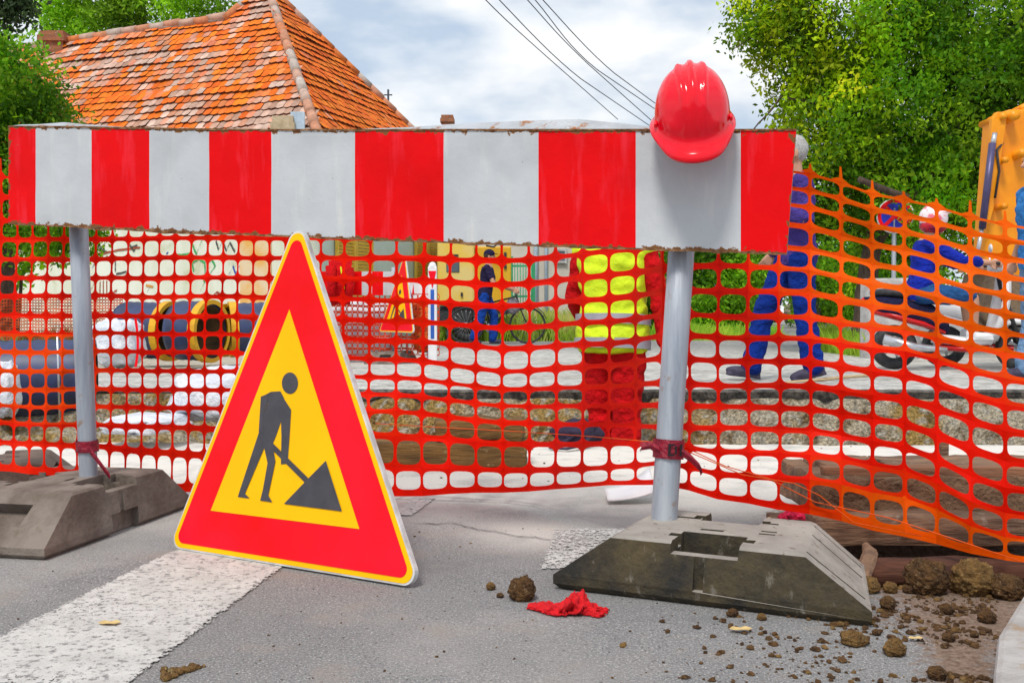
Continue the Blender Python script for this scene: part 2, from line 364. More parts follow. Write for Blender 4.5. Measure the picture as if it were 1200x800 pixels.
# ------------------------------------------------------------------ ground
def axis(*segs):
    out = []
    for a, b, st in segs:
        n = max(1, int(round((b-a)/st))); out += [a+(b-a)*i/n for i in range(n)]
    return out+[segs[-1][1]]
def sheet(name, xs, ys, zf, m, attrs=None, col=None):
    mb = MB(); nx = len(xs)
    for y in ys:
        for x in xs: mb.v.append(Vector((x, y, zf(x, y))))
    for j in range(len(ys)-1):
        for i in range(nx-1):
            mb.f.append([j*nx+i, j*nx+i+1, (j+1)*nx+i+1, (j+1)*nx+i]); mb.mi.append(0); mb.sm.append(True)
    ob = mb.build(name, m, fix=False)
    for k, fn in (attrs or {}).items(): vattr(ob, k, [fn(v.x, v.y) for v in mb.v])
    if col:
        a = ob.data.attributes.new('col', 'FLOAT_COLOR', 'POINT'); c = []
        for v in mb.v: c += list(col(v.x, v.y, v.z))+[1]
        a.data.foreach_set('color', c)
    return struct(ob)
def near_edge(x): return 5.0 + .10*fbm(x*.9, 3.1) + .03*fbm(x*5, 7)
def pit(x, y):
    return smoothstep(.72,.95,x)*smoothstep(2.38,2.5,y)*(1-smoothstep(2.95,3.1,y))
def road_z(x, y):
    p = pit(x, y)
    return -.09*p + p*.02*fbm(x*9, y*9) + .0025*fbm(x*1.3, y*1.3)
def soil_amt(x, y):
    a = smoothstep(.62, .98, x)*smoothstep(1.5, 2.15, y)*(1-smoothstep(3.2, 3.6, y))
    a = max(a*.74, pit(x,y)*1.0)
    d = abs((x-.80)*.94 - (y-1.8)*.36)     # dirt gathered along the kerb foot
    a = max(a, .75*(1-smoothstep(.0,.16,d))*(1-smoothstep(2.1,2.3,y)) if y > 1.2 else 0)
    e = math.hypot((x-.35)*.75+(y-2.3)*.3, (y-2.32+.46*(x-.4))*4)  # grime at the base's foot
    return a + .38*(1-smoothstep(.05,.5,e))
def dust_amt(x, y): return .95*smoothstep(2.7, 4.3, y+.25*fbm(x*1.1,y*1.1)) + .55*(1-smoothstep(.0,.3,math.hypot(x-.05,y-2.95)))
xs = axis((-40,-6,8), (-6,-2.1,.3), (-2.1,2.2,.03), (2.2,6,.3), (6,40,8))
ysn = axis((-30,0,6), (0,1.3,.25), (1.3,4.85,.03))
mb = MB()
near = sheet('near_road', xs, ysn+[4.9, 5.0], lambda x, y: road_z(x, y), 'asphalt', {'dust': dust_amt, 'soil': soil_amt})
for v in near.data.vertices:
    if v.co.y > 4.95: v.co.y = near_edge(v.co.x)
FARY = 6.8
def far_edge(x): return FARY + .05*fbm(x*1.3, 9.1) + .02*fbm(x*6, 2)
def far_z(y): return .13 - .08*smoothstep(8.0, 13.0, y)
def mound(x, y):
    l = smoothstep(-1.1, -2.0, x)  # soil thrown back on the left
    return .42*l*(1-smoothstep(.75,1.0,abs(y-5.95)/.95)) + .16*math.exp(-((x-.1)**2/.5+(y-5.6)**2/.1)) + .12*math.exp(-((x-1.9)**2/.6+(y-5.9)**2/.12))
def smooth_lo(t): return t*t*(3-2*t)
def trench_z(x, y):
    n0 = near_edge(x); f0 = far_edge(x)
    t = (y-n0)/(f0-n0)
    b = -.52
    if t <= 0: z = -.012
    elif t < .06: z = -.012+(b+.012)*smooth_lo(t/.06)
    elif t < .80: z = b
    elif t < .985: z = b + (.078-b)*smooth_lo((t-.80)/.185)
    else: z = .078
    w = clamp(t/.08)*clamp((1-t)/.03)
    z += w*(mound(x, y) + .10*fbm(x*2.2, y*2.2, 1) + .055*fbm(x*6, y*6, 4) + .03*fbm(x*15, y*15, 8))
    return min(z, .075) if t > .9 else min(z, .12)
def trench_col(x, y, z):
    t = (y-near_edge(x))/(far_edge(x)-near_edge(x))
    c1 = Vector((.74,.48,.15)); c2 = Vector((.92,.79,.58)); c3 = Vector((.06,.052,.048)); c4 = Vector((.25,.15,.055))
    n = fbm(x*2.5, y*3.5, 20); c = c1.lerp(c2, smoothstep(-.25,.35,n+.25*smoothstep(.5,2.,x)))
    n2 = fbm(x*9, y*9+z*8, 30); c = c.lerp(c4, .8*smoothstep(.10,.45,n2))
    n3 = fbm(x*22, y*22+z*22, 40); c = c.lerp(Vector((.88,.82,.70)), smoothstep(.18,.42,n3))
    c = c.lerp(c3, smoothstep(.972, .986, t + .008*fbm(x*6, 3)))
    return tuple(c)
xt = axis((-40,-8,4), (-8,-3.6,.2), (-3.6,3.6,.03), (3.6,8,.2), (8,40,4))
tr = MB(); nT = 64; nx = len(xt); tcol = []
tsamp = [i/nT*.78 for i in range(nT)] + [.78+.22*i/40 for i in range(41)]
for t in tsamp:
    for x in xt:
        y = near_edge(x)+(far_edge(x)-near_edge(x))*t; z = trench_z(x, y)
        tr.v.append(Vector((x, y + (.045*fbm(x*5, z*9, 2) if .8 < t < .985 else 0), z))); tcol += list(trench_col(x, y, z))+[1]
for j in range(len(tsamp)-1):
    for i in range(nx-1): tr.f.append([j*nx+i, j*nx+i+1, (j+1)*nx+i+1, (j+1)*nx+i]); tr.mi.append(0); tr.sm.append(True)
tro = struct(tr.build('trench', 'gravel_soil', fix=False))
a = tro.data.attributes.new('col', 'FLOAT_COLOR', 'POINT'); a.data.foreach_set('color', tcol)
def far_col(x, y, z):
    c = Vector((.88,.855,.80)).lerp(Vector((.40,.395,.39)), smoothstep(12, 20, y + 2*fbm(x*.3,y*.3)))
    c = c.lerp(Vector((.60,.56,.50)), .6*smoothstep(.05,.4,fbm(x*.9, y*2.2)))
    c = c.lerp(Vector((.72,.62,.46)), smoothstep(-2.2,-3.4,x)*smoothstep(8,9.5,y)*.7)
    return tuple(c)
xf = axis((-400,-20,60), (-20,-5,1.5), (-5,5,.12), (5,20,1.5), (20,400,60))
yf = axis((6.8,9,.12), (9,14,.25), (14,60,2), (60,420,60))
far = sheet('far_road', xf, yf, lambda x, y: far_z(y)+.004*fbm(x*1.2, y*1.2), 'earth', col=far_col)
for v in far.data.vertices:
    if v.co.y < 6.81: v.co.y = far_edge(v.co.x)
mb = MB()   # the broken asphalt edge of the far carriageway, a real step
xe = [x for x in xt if -8 <= x <= 8]
for x in xe:
    y = far_edge(x); mb.v += [Vector((x, y-.002, far_z(y)+.0035)), Vector((x, y-.03+.012*fbm(x*14,1), far_z(y)-.012)), Vector((x, y-.012+.02*fbm(x*11,5), .065))]
for i in range(len(xe)-1):
    for k in range(2): mb.f.append([3*i+k, 3*i+k+1, 3*i+k+4, 3*i+k+3]); mb.mi.append(0); mb.sm.append(False)
struct(mb.build('far_road_edge', mat('broken_asphalt', (.05,.047,.045), (.16,.14,.12), scale=26, rough=1, bmp=.9, bscale=60)))

# road paint (worn crossing stripes), 4 mm sheets
def stripe(name, corners, nx, ny, wear):
    a, b, c, d = [Vector((p[0], p[1], 0)) for p in corners]; mb = MB(); ws = []
    for j in range(ny+1):
        for i in range(nx+1):
            s, t = i/nx, j/ny; p = a.lerp(b, s).lerp(d.lerp(c, s), t)
            p.z = road_z(p.x, p.y)+.004; mb.v.append(p)
            e = min(s, 1-s, t*1.5, (1-t)*1.5)
            ws.append(wear + .45*(1-smoothstep(0, .035, e)) - .05 + .20*fbm(p.x*4, p.y*4))
    for j in range(ny):
        for i in range(nx): mb.f.append([j*(nx+1)+i, j*(nx+1)+i+1, (j+1)*(nx+1)+i+1, (j+1)*(nx+1)+i]); mb.mi.append(0); mb.sm.append(True)
    o = struct(mb.build(name, 'road_paint', fix=False)); vattr(o, 'wear', ws); return o
stripe('road_marking', [(-1.15,1.2), (-.73,1.2), (-.472,3.55), (-.80,3.55)], 24, 110, .13)
stripe('road_marking', [(.06,2.55), (.30,2.55), (.36,3.05), (.12,3.05)], 14, 26, .36)
_q = [G(455,606), G(484,605), G(512,583), G(486,582)]
stripe('road_marking', [(p.x,p.y) for p in _q], 10, 18, .22)
def crack(pts, w):
    mb = MB(); prev = None; L = []
    for (a, b) in zip(pts, pts[1:]):
        for k in range(10): L.append((a[0]+(b[0]-a[0])*k/10, a[1]+(b[1]-a[1])*k/10))
    for i, (px, py) in enumerate(L):
        g = G(px, py + 2.0*fbm(px*.06, py*.03), 0); z = road_z(g.x, g.y)+.0035; ww = w*(.35+.65*abs(fbm(i*.31, 4)))*min(1, min(i, len(L)-1-i)/4)
        mb.v += [Vector((g.x, g.y-ww, z)), Vector((g.x, g.y+ww, z))]
        if i: mb.f.append([2*i-2, 2*i-1, 2*i+1, 2*i]); mb.mi.append(0); mb.sm.append(False)
    struct(mb.build('road_crack', 'crack', fix=False))
crack([(478,614), (530,614), (560,622), (610,629), (668,636)], .006)

# ------------------------------------------------------------------ barrier
def bY(px): return 1/(1/3.05 + (1/2.42-1/3.05)*(px-10)/922)
TL, TR, BL, BR = P(10,148,3.05), P(933,152,2.42), P(10,262,3.05), P(922,297,2.42)
bd = (TR-TL).normalized(); bn = Vector((bd.y, -bd.x, 0)).normalized()      # bn faces the camera
if bn.y > 0: bn = -bn
topY = [149,149,150,152,152,153,152,152,152,152,152,152]
bounds = [10, 42, 107, 175, 245, 318, 416, 520, 631, 745, 868, 933]
post_r, post_l = (P(777,625,2.53), P(799,285,2.565)), (P(104,562,3.10), P(92,262,3.075))
barrier = thing('road_barrier', (0,2.75,0), 'long red and white striped board on two grey posts with a red helmet on top', 'barrier', 'red and white striped road barriers')
botpx = lambda px: 262 + 35*(px-10)/912 + 2.4*math.sin((px-10)/912*math.pi)
def board_pt(px, t, off=0):   # t 0 top .. 1 bottom
    slant = -11*t*smoothstep(868, 933, px)
    y = 148.5 + 4*smoothstep(10,330,px)
    p = PL(px+slant, y + (botpx(px)-y)*t, TL, bn)
    return p + bn*off
NV = 10
mb = MB(); edge = []
cols = []
for s in range(11):
    a, b = bounds[s], bounds[s+1]; n = max(3, int((b-a)/12)); base = len(mb.v)
    for i in range(n+1):
        px = a+(b-a)*i/n
        for j in range(NV+1):
            t = j/NV; mb.v.append(board_pt(px, t, .0022*fbm(px*.012, t*1.5)))
            e = max(1-min(t, 1-t)/.05, 0); e = max(e, 1-min(px-10, 933-px)/5); edge.append(clamp(e)*.95 + .16*smoothstep(.45,0,min(t,1-t)/.3))
    for i in range(n):
        for j in range(NV):
            k = base+i*(NV+1)+j; mb.f.append([k, k+1, k+NV+2, k+NV+1]); mb.mi.append(s % 2); mb.sm.append(True)
bo = mb.build('striped_board', ['board_red', 'board_white'], barrier, world=True, fix=False); vattr(bo, 'edge', edge)
mb = MB()   # rear shell, 6 cm behind, with turned edges
for (pa, pb) in ((10,318),(318.6,933)):
    A, B, C, D = board_pt(pa,0), board_pt(pb,0), board_pt(pb,1), board_pt(pa,1); k = -bn*.035; e = -bn*.001
    for q in ((A+e,B+e,B+k,A+k),(D+e,C+e,C+k,D+k),(A+e,D+e,D+k,A+k),(B+e,C+e,C+k,B+k),(A+k,B+k,C+k,D+k)): mb.quad(*q)
mb.build('rear_shell', mat('rusty_tin', (.34,.17,.08), (.45,.38,.32), scale=16, rough=.85, bmp=.5, bscale=60), barrier, world=True)
mb = MB()   # folded rim at the lower and upper edges, flaky with rust
for t0 in (0, 1):
    prev = None; base = len(mb.v); k = 0
    for px in [10+923*i/150 for i in range(151)]:
        w = (.9 if t0 else .6) + (1.1 if t0 else .7)*max(0, fbm(px*.03, t0*9+2)+.10)*2 + .35*abs(fbm(px*.3, 3))
        if t0: w += 2.2*math.exp(-((px-205)/45)**2) + 1.2*math.exp(-((px-118)/20)**2)
        p0 = board_pt(px, t0, .0025); hh = w*2.7/1200*(1 if t0 == 0 else -1)
        mb.v += [p0+Vector((0,0,.0025 if t0 == 0 else .002)), p0-Vector((0,0,hh)) if t0 == 0 else p0+Vector((0,0,hh))]
        if k: mb.f.append([base+2*k-2, base+2*k-1, base+2*k+1, base+2*k]); mb.mi.append(0); mb.sm.append(True)
        k += 1
mb.build('rim', 'rust', barrier, world=True)
mb = MB()   # bent metal capping on the top edge
capy = [(10,148.5),(22,146.5),(45,146),(76,143.6),(108,147),(170,150.5),(330,152),(395,152.5),(480,149.5),(520,146.5),(580,143.3),(632,141.2),(680,140.2),(725,144.5),(760,148.5),(800,151)]
k = 0
for px in [10+790*i/110 for i in range(111)]:
    for (xa,ya),(xb,yb) in zip(capy, capy[1:]):
        if xa <= px <= xb: yt = ya+(yb-ya)*(px-xa)/(xb-xa)
    p0 = board_pt(px, 0)+Vector((0,0,.001)); q = P(px, yt-.3, (p0-bn*.028).y)
    if q.z < p0.z+.001: q.z = p0.z+.001
    mb.v += [p0, q, q-bn*.012-Vector((0,0,.004))]
    if k:
        for r in (0,1): mb.f.append([3*k-3+r, 3*k-2+r, 3*k+1+r, 3*k+r]); mb.mi.append(0); mb.sm.append(False)
    k += 1
mb.build('top_cap', 'captin', barrier, world=True)
mb = MB(); d = (post_r[1]-post_r[0]); mb.tube([post_r[0]-d.normalized()*.06, post_r[0], post_r[0]+d*.5, post_r[1]+d.normalized()*.2], .0325, 24)
mb.build('post', 'galv', barrier, world=True)
mb = MB(); d = (post_l[1]-post_l[0]); mb.tube([post_l[0]-d.normalized()*.06, post_l[0], post_l[0]+d*.5, post_l[1]+d.normalized()*.2], .027, 24)
mb.build('post', 'galv', barrier, world=True)
def on_post(post, r, py):
    a, b = post; d = (b-a).normalized()
    lo, hi = -.2, 1.2
    f = FPX
    best = min((abs(400 - FPX*((q:=a.lerp(b, t/400.)) - Vector((0,0,CAMZ))).dot(UP)/((q-Vector((0,0,CAMZ))).dot(FW)) - py), t) for t in range(-80, 400))
    return a.lerp(b, best[1]/400.), d
def tape(post, r, py0, py1, text, tails):
    c0, d = on_post(post, r, py0); c1, _ = on_post(post, r, py1); mb = MB(); u = Vector((1,0,0)); w = d.cross(u).normalized(); u = w.cross(d).normalized()
    n = 28; kk = 7
    for j in range(kk):
        for i in range(n):
            a = 2*math.pi*i/n; rr = r*1.05 + .004 + .0035*fbm(i*.9, j*1.1, py0)
            mb.v.append(c0.lerp(c1, j/(kk-1)) + (u*math.cos(a)+w*math.sin(a))*rr)
    for j in range(kk-1):
        for i in range(n): mb.f.append([j*n+i, j*n+(i+1)%n, (j+1)*n+(i+1)%n, (j+1)*n+i]); mb.mi.append(0); mb.sm.append(True)
    mid = c0.lerp(c1, .5)
    for pts in tails:
        L = [mid + Vector(p) for p in pts]; base = len(mb.v)
        for i, p in enumerate(L): mb.v += [p+Vector((0,0,.011*(1-.3*i/len(L)))), p+Vector((.004,-.006,0)), p-Vector((0,0,.011*(1-.3*i/len(L))))]
        for i in range(len(L)-1):
            for r2 in (0,1): mb.f.append([base+3*i+r2, base+3*i+1+r2, base+3*i+4+r2, base+3*i+3+r2]); mb.mi.append(0); mb.sm.append(False)
    ob = mb.build('warning_tape', 'tape', fix=False)
    if text:   # block letters printed on the tape: D and I
        mt = MB(); h = (c1-c0).length*.62
        def blk(a0, a1, v0, v1):
            vs = []
            for k in range(5):
                a = math.radians(a0+(a1-a0)*k/4); dd = (u*math.cos(a)+w*math.sin(a))*(r*1.05+.0095)
                vs += [mid+dd+d*v0*h, mid+dd+d*v1*h]
            mt.add(vs, [(2*k,2*k+1,2*k+3,2*k+2) for k in range(4)])
        sgn = text
        for a0, a1, v0, v1 in ((100,92,-.5,.5),(92,78,.34,.5),(92,78,-.5,-.34),(78,71,-.36,.36),(60,50,-.5,.5)):
            blk(sgn*a0, sgn*a1, v0, v1)
        mt.build('lettering', 'ink', ob, fix=False)
    return ob
def frontsign(post):
    d = (post[1]-post[0]).normalized(); w = d.cross(Vector((1,0,0))).normalized()
    return 1 if w.y < 0 else -1
t1 = tape(post_r, .0325, 514, 536, frontsign(post_r), [[(-.03,-.03,.0),(-.05,-.03,.012),(-.075,-.02,.006)], [(.02,-.03,0),(.05,-.02,-.02),(.075,-.01,-.045),(.08,0,-.06)]])
tag(t1, 'wrinkled maroon plastic warning tape knotted around the right grey barrier post', 'tape', 'maroon tapes tied to the posts')
t2 = tape(post_l, .027, 515, 529, 0, [[(.02,-.03,-.01),(.05,-.03,-.05),(.075,-.02,-.09)]])
tag(t2, 'maroon plastic tape wound around the left grey barrier post', 'tape', 'maroon tapes tied to the posts')

# ------------------------------------------------------------------ rubber bases
def make_base(name, m, end_hole, h=.125):
    mb = MB(); L, W = .355, .20
    ring = lambda z, l, w: [(-l,-w,z),(l,-w,z),(l,w,z),(-l,w,z)]
    lv = [ring(.0,L-.012,W-.012), ring(.012,L,W), ring(.031,L,W), ring(h-.006,L-.135,W-.018), ring(h,L-.15,W-.028)]
    vs = [v for r in lv for v in r]; fs = [(3,2,1,0)]
    for k in range(len(lv)-1):
        for i in range(4): fs.append((4*k+i, 4*k+(i+1)%4, 4*k+4+(i+1)%4, 4*k+4+i))
    fs.append(tuple(range(4*len(lv)-4, 4*len(lv)))); mb.add(vs, fs)
    ob = mb.build(name, m)
    cs = []
    def cut(c, s, ry=0):
        q = MB(); q.box((0,0,0), s); o = q.build('cut', m); o.location = c; o.rotation_euler = (0, ry, 0); cs.append(o)
    sl = math.atan2(h-.03, .145)
    for sy in (-1, 1):
        cut((0, sy*.112, h), (.152, .082, .13)); cut((0, sy*.185, h), (.152, .07, .052))
        cut((.0, sy*.112, h), (.20, .03, .05)); cut((-.01, sy*.20, .075), (.022, .03, .09))
        if end_hole: cut((0, sy*.225, 0), (.13, .10, .12))
    for (x, y, sx, sy) in ((-.02,-.03,.055,.016), (.115,-.02,.04,.012), (.115,.008,.04,.012), (-.11,.09,.06,.016), (.10,.10,.05,.014)): cut((x, y, h), (sx, sy, .04))
    for sx in (-1, 1):
        mid = (sx*(L-.075), 0, .03+(h-.03)*.5)
        for y in (-.135, .045) if not end_hole else (): cut((mid[0], y, mid[2]), (.15, .009, .035), sx*sl)
        if end_hole: cut((mid[0]-sx*.01, -.02, mid[2]), (.075, .13, .06), sx*sl)
        else: cut((mid[0], .14, mid[2]), (.15, .009, .035), sx*sl)
    boolean(ob, cs)
    me = ob.data; bm = bmesh.new(); bm.from_mesh(me); bmesh.ops.remove_doubles(bm, verts=bm.verts, dist=1e-5); bm.to_mesh(me); bm.free()
    md = ob.modifiers.new('bevel', 'BEVEL'); md.width = .005; md.segments = 2; md.limit_method = 'ANGLE'; md.angle_limit = math.radians(25)
    return ob
a0, a1 = G(648,690), G(1022,737); u = (a1-a0).normalized(); v = Vector((-u.y, u.x, 0))
c = (a0+a1)*.5 + v*.20
rb = make_base('barrier_base', 'rubber', False)
for v_ in rb.data.vertices:
    if v_.co.x > 0: v_.co.x *= 1-.17*(v_.co.y+.2)/.4
    v_.co += Vector((mnoise.noise(v_.co*30), mnoise.noise(v_.co*30+Vector((9,0,0))), 0))*.0035
rb.name = 'barrier_base'; rb.location = (c.x, c.y, .002); rb.rotation_euler = (0,0,math.atan2(u.y,u.x)); rb.scale = ((a1-a0).length/.71, 1, 1.08)
tag(rb, 'mossy black rubber barrier base with dusty grey top under the right post', 'barrier base', 'moulded rubber barrier bases')
a0, a1 = G(52,658), G(224,594); u = (a1-a0).normalized(); v = Vector((-u.y, u.x, 0))
c = (a0+a1)*.5 + v*.20
lb = make_base('barrier_base', 'rubber_tan', True, .15); lb.location = (c.x, c.y, .002); lb.rotation_euler = (0,0,math.atan2(u.y,u.x)); lb.scale = ((a1-a0).length/.71, 1, 1)
tag(lb, 'dusty grey brown rubber barrier base with square end hole under the left post', 'barrier base', 'moulded rubber barrier bases')
ob = rb.copy(); ob.data = lb.data.copy(); ob.data.materials[0] = M['rubber_brown']; COL.objects.link(ob); ob.location = (-1.80, 3.42, .002); ob.rotation_euler = (0,0,math.radians(20)); ob.scale = (1,1,1.05)
tag(ob, 'dark brown rubber barrier base half out of view behind the left base', 'barrier base', 'moulded rubber barrier bases')

# ------------------------------------------------------------------ warning triangle
s0, s1 = G(198,641,.006), G(493,689,.006); s2 = P(349.5,252.5, bY(349)-.012)
sx_ = (s1-s0).normalized(); sn = (s1-s0).cross(s2-s0).normalized()
if sn.y > 0: sn = -sn
sy_ = sn.cross(sx_) if (sn.cross(sx_)).z > 0 else sx_.cross(sn)
root_sign = thing('roadworks_sign', ((s0.x+s1.x)/2, (s0.y+s1.y)/2, 0), 'large red triangle sign with yellow centre and digging man, leaning on the barrier', 'road sign', 'triangular roadworks signs')
def to2(p): q = p-s0; return Vector((q.dot(sx_), q.dot(sy_)))
def from2(a, off): return s0 + sx_*a[0] + sy_*a[1] + sn*off
def sp(px, py): return to2(PL(px, py, s0, sn))
T2 = [to2(s0), to2(s1), to2(s2)]
def inset(tri, d):
    out = []
    c = (tri[0]+tri[1]+tri[2])/3
    lines = []
    for i in range(3):
        a, b = tri[i], tri[(i+1)%3]; e = (b-a).normalized(); n = Vector((-e.y, e.x))
        if n.dot(c-a) < 0: n = -n
        lines.append((a+n*d, e))
    for i in range(3):
        (p, e), (q, f) = lines[i-1], lines[i]
        den = e.x*f.y-e.y*f.x; t = ((q.x-p.x)*f.y-(q.y-p.y)*f.x)/den; out.append(p+e*t)
    return out
def rounded(tri, r, n=8):
    out = []
    for i in range(3):
        p, a, b = tri[i], tri[i-1], tri[(i+1)%3]
        ea, eb = (a-p).normalized(), (b-p).normalized(); ang = math.acos(clamp(ea.dot(eb),-1,1))
        L = r/math.tan(ang/2); st, en = p+ea*L, p+eb*L; ctr = p+(ea+eb).normalized()*r/math.sin(ang/2)
        a0 = math.atan2((st-ctr).y,(st-ctr).x); a1 = math.atan2((en-ctr).y,(en-ctr).x); da = (a1-a0+math.pi) % (2*math.pi) - math.pi
        out += [ctr+Vector((math.cos(a0+da*k/n), math.sin(a0+da*k/n)))*r for k in range(n+1)]
    return out
def plate(name, poly, off, th, m, parent, bev=0):
    mb = MB(); mb.prism([from2(p, off) for p in poly], sn*-th); return mb.build(name, m, parent, world=True)
def zz(zx, zy): return sp(190+zx/2.858, 420+zy/2.858)
plate('rim', rounded(T2, .030), 0, .016, 'sign_rim', root_sign)
plate('border', rounded(inset(T2, .0045), .027), .0012, .001, 'sign_yellow', root_sign)
plate('red_field', rounded(inset(T2, .017), .020), .0024, .001, 'sign_red', root_sign)
tri_in = [sp(248,598), sp(422,619.5), sp(340,363)]
plate('yellow_field', tri_in, .0036, .001, 'sign_yellow', root_sign)
mb = MB()
def pp(poly, off=.0048): mb.add([from2(zz(*p), off) for p in poly], [list(range(len(poly)))])
pp([(432+27*math.cos(a), 83+36*math.sin(a)) for a in [2*math.pi*k/28 for k in range(28)]])
pp([(335,130),(368,112),(400,110),(412,132),(404,205),(386,258),(372,292),(352,298),(330,246),(345,180),(358,150)])
pp([(405,124),(436,172),(431,260),(424,352),(402,354),(404,262),(402,206)], .0050)
pp([(335,128),(360,118),(356,152),(344,182),(342,246),(328,246)], .0052)
pp([(330,244),(374,286),(346,300),(282,452),(298,468),(258,463),(262,450)], .0054)
pp([(346,296),(374,284),(384,345),(360,458),(374,481),(333,475),(342,440),(358,350)], .0056)
pp([(370,288),(376,284),(496,402),(484,416),(372,304)], .0058)
pp([(553,342),(607,511),(413,486),(488,408)], .0060)
mb.build('digging_man', 'pict', root_sign, world=True, fix=False)
mb = MB(); mid = from2(((T2[0]+T2[1])/2*.5+T2[2]*.5), -.016)   # folded strut at the back
mb.tube([mid, mid - sn*.10 - Vector((0,0,.02))], .008, 8); mb.box(mid-sn*.004, (.03,.01,.05))
mb.build('bracket', 'galv', root_sign, world=True)

# ------------------------------------------------------------------ orange net
rowsA = {
 -40: [205,230,258,280,303,325,346,369,390,411,434,456,473,492,517,545], 60: [208,233,260,281,304,326,347,370,391,412,435,456,476,497,520,551],
 200: [205,230,256,279,302,326,347,371,391,412,434,456,477,500,530,569], 350: [205,230,255,279,302,326,349,373,394,416,438,459,480,505,540,574],
 470: [200,226,252,277,302,327,352,377,400,422,443,463,482,511,548,577], 600: [200,228,254,280,306,335,359,385,409,436,456,475,495,520,552,573],
 720: [192,219,243,267,294,322,349,376,402,428,453,476,498,520,549,566], 785: [190,215,238,262,288,314,340,368,392,418,448,474,500,520,541,564],
 840: [188,210,232,257,284,311,342,371,395,423,452,476,501,530,556,580], 935: [200,220,240,263,290,314,341,371,397,424,452,478,503,531,560,594],
 1050: [231,250,270,292,315,338,362,386,410,438,465,493,520,548,580,620], 1180: [262,281,303,325,347,368,390,413,443,474,504,540,572,602,630,652], 1260: [276,296,316,338,360,381,403,428,458,488,518,550,582,612,640,664]}
depthA = {-40:3.24, 60:3.15, 200:3.42, 350:3.55, 470:3.55, 600:3.45, 720:2.95, 785:2.62, 840:2.68, 935:2.74, 1050:2.72, 1180:2.62, 1260:2.58}
kx = sorted(rowsA)
def interp(x, f):
    x = clamp(x, kx[0], kx[-1])
    for a, b in zip(kx, kx[1:]):
        if a <= x <= b:
            t = (x-a)/(b-a); t = t*t*(3-2*t)*.5+t*.5
            return f(a)+(f(b)-f(a))*t
cx = []; x = -38.0
while x < 1250:
    cx.append(x); x += 18.6 + 12.6*smoothstep(330, 400, x) + 5*smoothstep(760, 860, x) + 4*smoothstep(950,1150,x)
NR = 16
W = [[None]*NR for _ in cx]
for i, x in enumerate(cx):
    for j in range(NR):
        y = interp(x, lambda k: rowsA[k][j]) + 1.6*fbm(x*.013, j*.31, 5)
        xx = x + 2.2*fbm(x*.011, j*.22, 11) - (j-8)*.25*smoothstep(600,300,abs(x-100))
        Y = interp(x, lambda k: depthA[k]) + .05*fbm(x*.007, j*.17, 17)
        if 860 < x < 1020 and j > 12: Y += -.02
        W[i][j] = P(xx, y, Y)
def net_object(name, W, hx, hy, colf, parent=None, band=True, spikes=None, seg=20, hxf=None):
    mb = MB(); cols = []; bi = len(W); bj = len(W[0])
    sq = []
    for k in range(seg):
        a = 2*math.pi*(k+.5)/seg; c, s = math.cos(a), math.sin(a); m = max(abs(c), abs(s)); sq.append((.5+.5*c/m, .5+.5*s/m))
    ho = []
    for k in range(seg):
        a = 2*math.pi*(k+.5)/seg; c, s = math.cos(a), math.sin(a); e = 2/3.4
        ho.append((.5+hx*math.copysign(abs(c)**e, c), .5+hy*math.copysign(abs(s)**e, s)))
    for i in range(bi-1):
        for j in range(bj-1):
            A, B, C, D = W[i][j], W[i+1][j], W[i+1][j+1], W[i][j+1]
            q = lambda s, t: A.lerp(B, s).lerp(D.lerp(C, s), t)
            base = len(mb.v); jx, jy = rnd(-.014,.014), rnd(-.022,.022); kx_ = hxf(i, j) if hxf else (1, 1)
            for s, t in sq: mb.v.append(q(s, t))
            for s, t in ho: mb.v.append(q(.5+(s-.5)*kx_[0]+jx, .5+(t-.5)*kx_[1]+jy))
            for k in range(seg):
                k2 = (k+1)%seg; mb.f.append([base+k, base+k2, base+seg+k2, base+seg+k]); mb.mi.append(0); mb.sm.append(True); cols.append(colf(i, j))
    # square corners of each cell (the outline polygon cuts them off)
    for i in range(bi):
        for j in range(bj):
            p = W[i][j]; i0, i1, j0, j1 = max(i-1,0), min(i+1,bi-1), max(j-1,0), min(j+1,bj-1); f = .13
            c4 = [p.lerp(W[i1][j], f), p.lerp(W[i][j1], f), p.lerp(W[i0][j], f), p.lerp(W[i][j0], f)]
            c4 = [q-(q*0) for q in c4]; base = len(mb.v); off = Vector((0,.0008,0))
            mb.v += [q+off for q in c4]; mb.f.append([base, base+1, base+2, base+3]); mb.mi.append(0); mb.sm.append(True); cols.append(colf(min(i,bi-2), min(j,bj-2)))
    if band:
        for i in range(bi-1):
            j = bj-1; d0 = (W[i][j]-W[i][j-1])*.30; d1 = (W[i+1][j]-W[i+1][j-1])*.30; base = len(mb.v)
            mb.v += [W[i][j]-d0*.2, W[i+1][j]-d1*.2, W[i+1][j]+d1*.55, W[i][j]+d0*.55]; mb.f.append([base,base+1,base+2,base+3]); mb.mi.append(0); mb.sm.append(True); cols.append(colf(i, j-1))
    if spikes:
        for i in range(bi-1):
            p = W[i][0]; e = W[min(i+1,bi-1)][0]-p; d = (W[i][0]-W[i][1]); l = rnd(.45,.95); base = len(mb.v)
            mb.v += [p-e*.30, p-e*.05+d*.22, p-e*.03+d*l, p+e*.03+d*l, p+e*.06+d*.22, p+e*.30, p-d*.1]; mb.f += [[base,base+1,base+4,base+5,base+6],[base+1,base+2,base+3,base+4]]
            mb.mi += [0,0]; mb.sm += [True,True]; cols += [colf(i,0)]*2
    ob = mb.build(name, 'net', parent, fix=False, world=parent is not None); fcol(ob.data, cols)
    return ob
